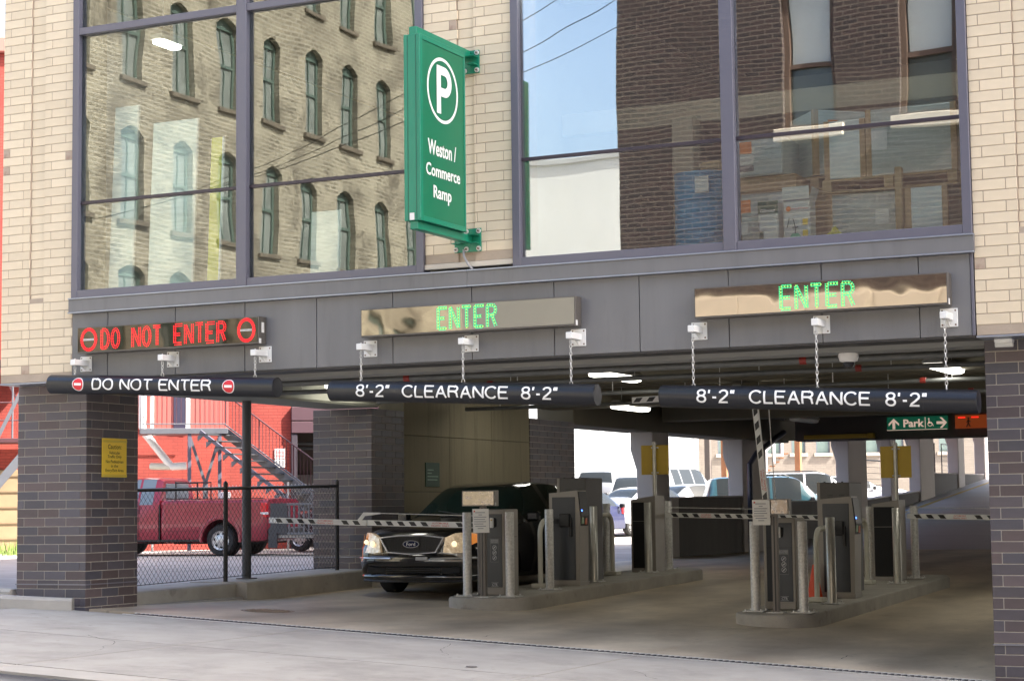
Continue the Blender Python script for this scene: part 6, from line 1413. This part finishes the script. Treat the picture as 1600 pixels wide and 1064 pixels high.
while u < 0.3:
    G().tube([(u, -1.93, ZL+0.1), (u, -1.93, ZL+1.0)], 0.009, 5).obj('baluster', drs, stt); u += 0.13
k = 0.0
while k < NT*RUN:
    p = FA+FD*k-Vector((0, 0, k/RUN*RISE)); G().tube([p+Vector((0, 0, 0.1)), p+Vector((0, 0, 1.0))], 0.022 if int(k/0.12) % 10 == 0 else 0.009, 5).obj('baluster', drs, stt); k += 0.12
G().tube([(-2.05, -0.7, ZL), (-2.05, -0.7, ZL+1.0), (0.34, -0.7, ZL+1.0)], 0.02, 6).obj('handrail', steel_paint, stt)
# fire escape far left
fe = thing('fire_escape', 'dark steel fire escape landing on the red building, at the left photo edge', 'fire escape', RP, rz=RA, world=False)
for z in (3.2, 5.4): B('landing', mat('dark_red_steel', (0.07, 0.025, 0.03), 0.5), fe, -8.6, -4.95, -1.6, -0.1, z-0.12, z, c=0.01)
for u in (-5.0, -5.6, -6.6): G().tube([(u, -1.55, 3.2), (u, -1.55, 6.3)], 0.03, 6).obj('post', steel_paint, fe)
G().bar((-6.8, -1.6, 0.9), (-5.0, -1.6, 3.1), 0.05, 0.24).obj('stringer', steel_paint, fe); G().bar((-6.0, -1.55, 3.2), (-5.0, -1.55, 5.3), 0.05, 0.1).obj('brace', steel_paint, fe)
G().bar((-5.0, -1.55, 3.3), (-6.0, -1.55, 5.3), 0.03, 0.06).obj('brace', mat('dark_red_steel', (0.07, 0.025, 0.03), 0.5), fe)
for z in (4.2, 3.7): G().tube([(-8.6, -1.55, z), (-4.95, -1.55, z)], 0.02, 6).obj('rail', mat('dark_red_steel', (0.07, 0.025, 0.03), 0.5), fe)
# brown loading bay next to it
bb = thing('loading_bay', 'dark brown loading bay with steel beams beside the red wall', 'building', RP, rz=RA, world=False)
brn = mat('brown_steel', (0.075, 0.035, 0.045), 0.6, var=0.1); bay_m = mat('bay_interior', (0.12, 0.095, 0.075), 0.9, var=0.15, vs=1.5)
G().box(2.45, 8, 3.0, 3.3, -0.2, 7.0).obj('back_wall', bay_m, bb); G().box(2.36, 2.44, 0.05, 3.0, -0.2, 7.0).obj('side_wall', bay_m, bb); G().box(7.9, 8.2, 0.05, 3.0, -0.2, 7.0).obj('side_wall', bay_m, bb)
for z0, z1 in ((3.75, 4.15), (3.38, 3.72)): B('beam', brn, bb, 2.345, 8.2, -0.15, 0.04, z0, z1, c=0.01)
G().box(2.36, 8.2, 0.05, 3.3, 4.16, 7.0).obj('upper_wall', brn, bb)
B('steel_post', mat('dark_purple_steel', (0.04, 0.03, 0.04), 0.6), bb, 2.345, 2.52, -0.12, 0.04, -0.2, 3.36, c=0.01)
B('meter_box', mat('meter_grey', (0.22, 0.21, 0.20), 0.6), bb, 2.75, 3.3, 2.7, 2.98, 1.2, 2.2, c=0.02)
for z in (3.0, 3.15): G().tube([(2.5, 2.2, z), (7.5, 2.2, z)], 0.05, 8).obj('bay_pipe', pipe_g, bb)
# weeds at the far left
g = G(); random.seed(5)
for k in range(900):
    px_, py_ = random.uniform(-40, -34), random.uniform(23.0, 25.5); h = random.uniform(0.1, 0.42); a = random.uniform(0, PI); dx, dy = math.cos(a)*0.02, math.sin(a)*0.02; lx, ly = random.uniform(-.1, .1), random.uniform(-.1, .1)
    g.add([(px_-dx, py_-dy, zl(px_, py_)-0.03), (px_+dx, py_+dy, zl(px_, py_)-0.03), (px_+lx, py_+ly, zl(px_, py_)+h)], [(0, 1, 2)])
o = g.obj('grass', mat('weed_green', (0.14, 0.20, 0.04), 0.7, var=0.3, vs=6), None); tag(o, 'tuft of green weeds at the left edge beside the ochre wall', 'grass', kind='stuff')

# ------------------------------------------------------------------ beyond the open side: white building, tan building, parked cars
wb_ = thing('white_building', 'big bright white wall building beyond the parked cars', 'building', (-38, 75, 0))
whm = mat('white_render', (0.20, 0.215, 0.23), 0.8, var=0.05, vs=0.6)
G().box(-50, -38, 56, 96, 0, 13).obj('wall', whm, wb_)
for y in (72, 76, 86): B('wall_notice', mat('pale_notice', (0.7, 0.66, 0.66), 0.8), wb_, -38, -37.96, y, y+0.6, 4.2, 5.0, c=0.004)
TA = math.radians(25.6); TP = (-32.1, 89.6, 0)
tb = thing('tan_building', 'tan brick building with green-grey sash windows beyond the ramp', 'building', TP, rz=TA, world=False)
tanm = brick_tex('tan_brick', (0.235, 0.20, 0.165), (0.205, 0.175, 0.145), (0.18, 0.155, 0.13), 3.2, 1.0, 0.34, 0.03, dirt=(0.15, 0.125, 0.105), dth=(0.52, 0.75))
WX = [-6.2+2.5*k if False else -2.55+1.37*k for k in range(-3, 9)]
xs_ = [-9.0]
G().box(-9, 14, 0.35, 12, 0, 16).obj('wall_core', tanm, tb); G().box(-9, 14, 0, 0.349, 0, 4.05).obj('wall', tanm, tb); G().box(-9, 14, 0, 0.349, 6.2, 16).obj('wall', tanm, tb)
edges = [-9]+[e for k in range(-2, 8) for e in (-2.2+1.42*k-0.40, -2.2+1.42*k+0.40)]+[14]
for a, b in zip(edges[0::2], edges[1::2]): G().box(a, b, 0.001, 0.348, 4.05, 6.2).obj('wall', tanm, tb)
for k in range(-2, 8):
    u = -2.2+1.42*k; wn = G().box(u-0.40, u+0.40, 0.20, 0.24, 4.05, 6.2).obj('window', mat('green_glass', (0.22, 0.30, 0.27), 0.15), tb)
    for a in (-0.40, 0.33): B('frame', mat('blue_grey_frame', (0.13, 0.15, 0.18), 0.5), wn, u+a, u+a+0.07, 0.12, 0.2, 4.05, 6.2, c=0.004)
    B('sill', mat('tan_stone', (0.42, 0.36, 0.30), 0.8), wn, u-0.52, u+0.52, -0.10, 0.2, 3.86, 4.05, c=0.01)
# parked cars
wcar = mat('white_car_paint', (0.40, 0.41, 0.43), 0.25, coat=0.5); scar = mat('silver_car_paint', (0.25, 0.26, 0.27), 0.3, metal=0.4, coat=0.5); ncar = mat('navy_car_paint', (0.03, 0.035, 0.08), 0.2, coat=0.6); tcar = mat('teal_car_paint', (0.02, 0.06, 0.075), 0.2, coat=0.6)
def park(kind, paint, x, y, deg, label): simple_car(kind, paint, (x, y, zl(x, y)-0.02), math.radians(deg), label, group='cars parked in the lot beyond the garage')
park('suv', scar, -29.5, 65.0, 168, 'silver parked suv right of the nearer yellow board'); park('suv', wcar, -27.7, 50.2, 12, 'white parked suv left of the pale column'); park('sedan', ncar, -23.6, 40.5, 165, 'dark blue parked car in front of the white suv')
park('sedan', wcar, -22.3, 43.5, 160, 'white parked car below the silver suv'); park('sedan', scar, -21.5, 47.0, 150, 'pale parked car with only its hood above the parapet'); park('suv', scar, -33.4, 61.5, 200, 'silver parked suv farthest left by the white wall')
park('suv', tcar, -15.75, 40.0, 115, 'dark teal parked suv behind the parapet'); park('suv', wcar, -16.9, 47.3, 114, 'long white parked suv before the tan building'); park('sedan', wcar, -19.3, 60.0, 120, 'white parked car under the farther yellow board'); park('sedan', ncar, -21.5, 63.5, 110, 'dark parked car left of the farther yellow board')
wood = mat('brown_wood', (0.25, 0.11, 0.05), 0.8, var=0.2, vs=4, stretch=(4, 4, 0.6))
for x, y, m, t in ((-31.4, 70.0, mat('dark_pole', (0.09, 0.075, 0.065), 0.8), 'dark lamp pole behind the silver suv'), (-30.0, 68.4, wood, 'brown wooden post before the wooden steps'), (-28.6, 66.5, wood, 'thick brown wooden post beside the pale column'), (-27.2, 71.0, wood, 'orange brown post right of the bent drain pipe')):
    o = thing('wooden_post', t, 'post', (x, y, zl(x, y)), world=False, group='posts in the lot'); G().rbox(-0.14, 0.14, -0.14, 0.14, 0, 6.5, c=0.02).obj('shaft', m, o); G().rbox(-0.18, 0.18, -0.18, 0.18, 6.5, 6.56, c=0.01).obj('cap', m, o)
ws = thing('wooden_steps', 'wooden steps with white railings against the white wall', 'steps', (-30.8, 72.0, zl(-30.8, 72)), rz=math.radians(20), world=False)
for k in range(12): B('step', wood, ws, 0.0+k*0.22, 0.26+k*0.22, 0, 1.3, 0.2+k*0.2, 0.25+k*0.2, c=0.005)
for y in (-0.05, 1.35):
    G().tube([(0, y, 1.1), (2.6, y, 3.5)], 0.05, 6).obj('railing', white_paint, ws)
    for k in range(7): G().tube([(k*0.4, y, 0.1+k*0.37), (k*0.4, y, 1.1+k*0.37)], 0.04, 6).obj('rail_post', white_paint, ws)

# ------------------------------------------------------------------ across the street (seen in the glass)
yel = brick_tex('buff_brick', (0.37, 0.335, 0.24), (0.22, 0.195, 0.135), (0.46, 0.43, 0.34), 2.6, 1.0, 0.36, 0.07, dirt=(0.115, 0.10, 0.075), dth=(0.45, 0.68))
bfb = thing('buff_building', 'old buff brick warehouse with arched windows mirrored in the left window', 'building', (-33.6, -33, 0))
XB = -33.6; WY = [-(24.75+2.475*k) for k in range(9)]; ROWS = [(1.2, 4.1), (5.3, 8.2), (9.45, 12.25), (13.65, 16.55), (17.85, 20.7)]
G().box(XB-12, XB-0.40, -48.5, -20, -0.5, 24).obj('wall_core', yel, bfb)
zed = [-0.5]+[z for r in ROWS for z in r]+[24]
for a, b in zip(zed[0::2], zed[1::2]): G().box(XB-0.399, XB, -48.5, -20, a, b).obj('wall', yel, bfb)
yed = [-48.5]+[v for y in sorted(WY) for v in (y-0.53, y+0.53)]+[-20]
sash = mat('green_sash', (0.10, 0.15, 0.125), 0.6); oldg = mat('old_window_glass', (0.24, 0.27, 0.25), 0.12, var=0.3, vs=1.5); stone = mat('brown_stone', (0.16, 0.135, 0.10), 0.8, var=0.2, vs=4)
for (z0, z1) in ROWS:
    for a, b in zip(yed[0::2], yed[1::2]): G().box(XB-0.398, XB-0.001, a, b, z0, z1).obj('pier', yel, bfb)
    for y in WY:
        wn = G().box(XB-0.30, XB-0.26, y-0.53, y+0.53, z0, z1).obj('window', oldg, bfb)
        g = G()   # brick fill above the segmental arch
        arcp = [(y-0.53+1.06*i/8, z1-0.26+0.24*math.sin(PI*i/8)) for i in range(9)]
        for i in range(8):
            (ya, za), (yb, zb2) = arcp[i], arcp[i+1]; g.add([(x, yy, zz) for x in (XB-0.26, XB-0.002) for yy, zz in ((ya, za), (yb, zb2), (yb, z1), (ya, z1))], [(0, 1, 2, 3), (7, 6, 5, 4), (0, 4, 5, 1), (1, 5, 6, 2), (2, 6, 7, 3), (3, 7, 4, 0)])
        g.obj('arch', yel, wn)
        g = G(); g.box(XB-0.255, XB-0.2, y-0.53, y-0.42, z0, z1-0.05); g.box(XB-0.255, XB-0.2, y+0.42, y+0.53, z0, z1-0.05); g.box(XB-0.255, XB-0.2, y-0.42, y+0.42, (z0+z1)/2-0.05, (z0+z1)/2+0.05); g.box(XB-0.255, XB-0.2, y-0.42, y+0.42, z1-0.35, z1-0.05); g.box(XB-0.255, XB-0.22, y-0.02, y+0.02, z0, z1-0.3); g.box(XB-0.255, XB-0.2, y-0.42, y+0.42, z0, z0+0.08)
        g.obj('sash_frame', sash, wn)
        B('sill', stone, wn, XB-0.2, XB+0.12, y-0.66, y+0.66, z0-0.16, z0, c=0.02)
dkb = thing('dark_building', 'dark brick building with sash windows mirrored in the right window', 'building', (0, -22, 0))
dkm = brick_tex('dark_red_brown_brick', (0.05, 0.030, 0.028), (0.028, 0.020, 0.021), (0.12, 0.095, 0.075), 3.2, 1.0, 0.31, 0.04, dirt=(0.05, 0.035, 0.03), dth=(0.5, 0.75))
YD = -18.5
G().box(-14.76, 24, -34, YD-0.35, -2, 12.3).obj('wall_core', dkm, dkb)
lst = mat('pale_limestone', (0.52, 0.46, 0.37), 0.8, var=0.08, vs=2)
DW = [-10.62+2.36*k for k in range(13)]; DR = [(8.5, 11.5)]
zed = [5.2]+[z for r in DR for z in r]+[12.3]
for a, b in zip(zed[0::2], zed[1::2]): G().box(-14.76, 24, YD-0.349, YD, a, b).obj('wall', dkm, dkb)
for i in range(9):
    for j in range(16): B('stone_block', lst, dkb, -14.76+j*1.35+(0.6 if i % 2 and j else 0)+0.006, -14.76+(j+1)*1.35+(0.6 if i % 2 else 0)-0.006, YD-0.34, YD+0.04, -1.9+i*0.785+0.006, -1.9+(i+1)*0.785-0.006, c=0.02)
G().box(-14.7, 24, YD-0.345, YD-0.02, -2, 5.19).obj('stone_backing', stone, dkb)
blind = mat('window_blind', (0.55, 0.60, 0.58), 0.6); brf = mat('brown_sash', (0.11, 0.07, 0.05), 0.6)
xed = [-14.76]+[v for x in DW for v in (x-0.52, x+0.52)]+[24]
for (z0, z1) in DR:
    for a, b in zip(xed[0::2], xed[1::2]): G().box(a, b, YD-0.348, YD-0.001, z0, z1).obj('pier', dkm, dkb)
    for x in DW:
        wn = G().box(x-0.52, x+0.52, YD-0.28, YD-0.25, z0, z1).obj('window', mat('dim_window_glass', (0.10, 0.12, 0.12), 0.1), dkb)
        B('blind', blind, wn, x-0.40, x+0.42, YD-0.245, YD-0.235, z0+1.3, z1-0.1, c=0.002)
        g = G(); g.box(x-0.52, x-0.42, YD-0.25, YD-0.12, z0, z1); g.box(x+0.42, x+0.52, YD-0.25, YD-0.12, z0, z1); g.box(x-0.42, x+0.42, YD-0.23, YD-0.15, z0+1.2, z0+1.3); g.box(x-0.42, x+0.42, YD-0.23, YD-0.15, z0, z0+0.1); g.obj('sash_frame', brf, wn)
        B('sill', lst, wn, x-0.68, x+0.68, YD-0.12, YD+0.14, z0-0.22, z0, c=0.01)
gwb = thing('pale_rear_building', 'pale rendered building mirrored beside the dark brick one', 'building', (-33, -66, 0))
G().box(-52, -22, -72, -60, 0, 16.6).obj('wall', mat('pale_render', (0.62, 0.63, 0.60), 0.85, var=0.06, vs=0.3), gwb); B('coping', mat('coping_grey', (0.4, 0.41, 0.4), 0.8), gwb, -52.1, -21.9, -72.1, -59.9, 16.6, 16.85, c=0.02)
twr = thing('added_shade_tower', 'tall plain block added out of view at the right to shade the pavement', 'building', (26, 12, 0))  # unseen block added to keep the sun off the pavement
G().box(14.3, 44, 0.2, 30, -3, 29.6).obj('wall', um, twr); G().box(14.2, 44.1, 0.1, 30.1, 29.6, 29.9).obj('coping', colm, twr)
for k in range(6):
    for j in range(6):
        if j*4+17 < 43: G().box(15.5+j*4.6, 17.5+j*4.6, 0.14, 0.195, 3+k*3.7, 5+k*3.7).obj('window', oldg, twr)
for i, (z, y) in enumerate(((8.2, -9.5), (8.8, -10.2), (9.6, -11.5))):
    o = thing('overhead_cable', ['lowest thin overhead cable mirrored in the left window', 'middle thin overhead cable mirrored in the left window', 'highest thin overhead cable mirrored in the left window'][i], 'cable', (-20, y, z), group='overhead cables along the street')
    G().tube([(-33.6+t*1.89, -(23.5+i*2.5)+t*(0.5+i*0.25), z+0.6*((t-5)/5)**2+t*0.22) for t in range(11)], 0.010, 5).obj('wire', blackm, o)
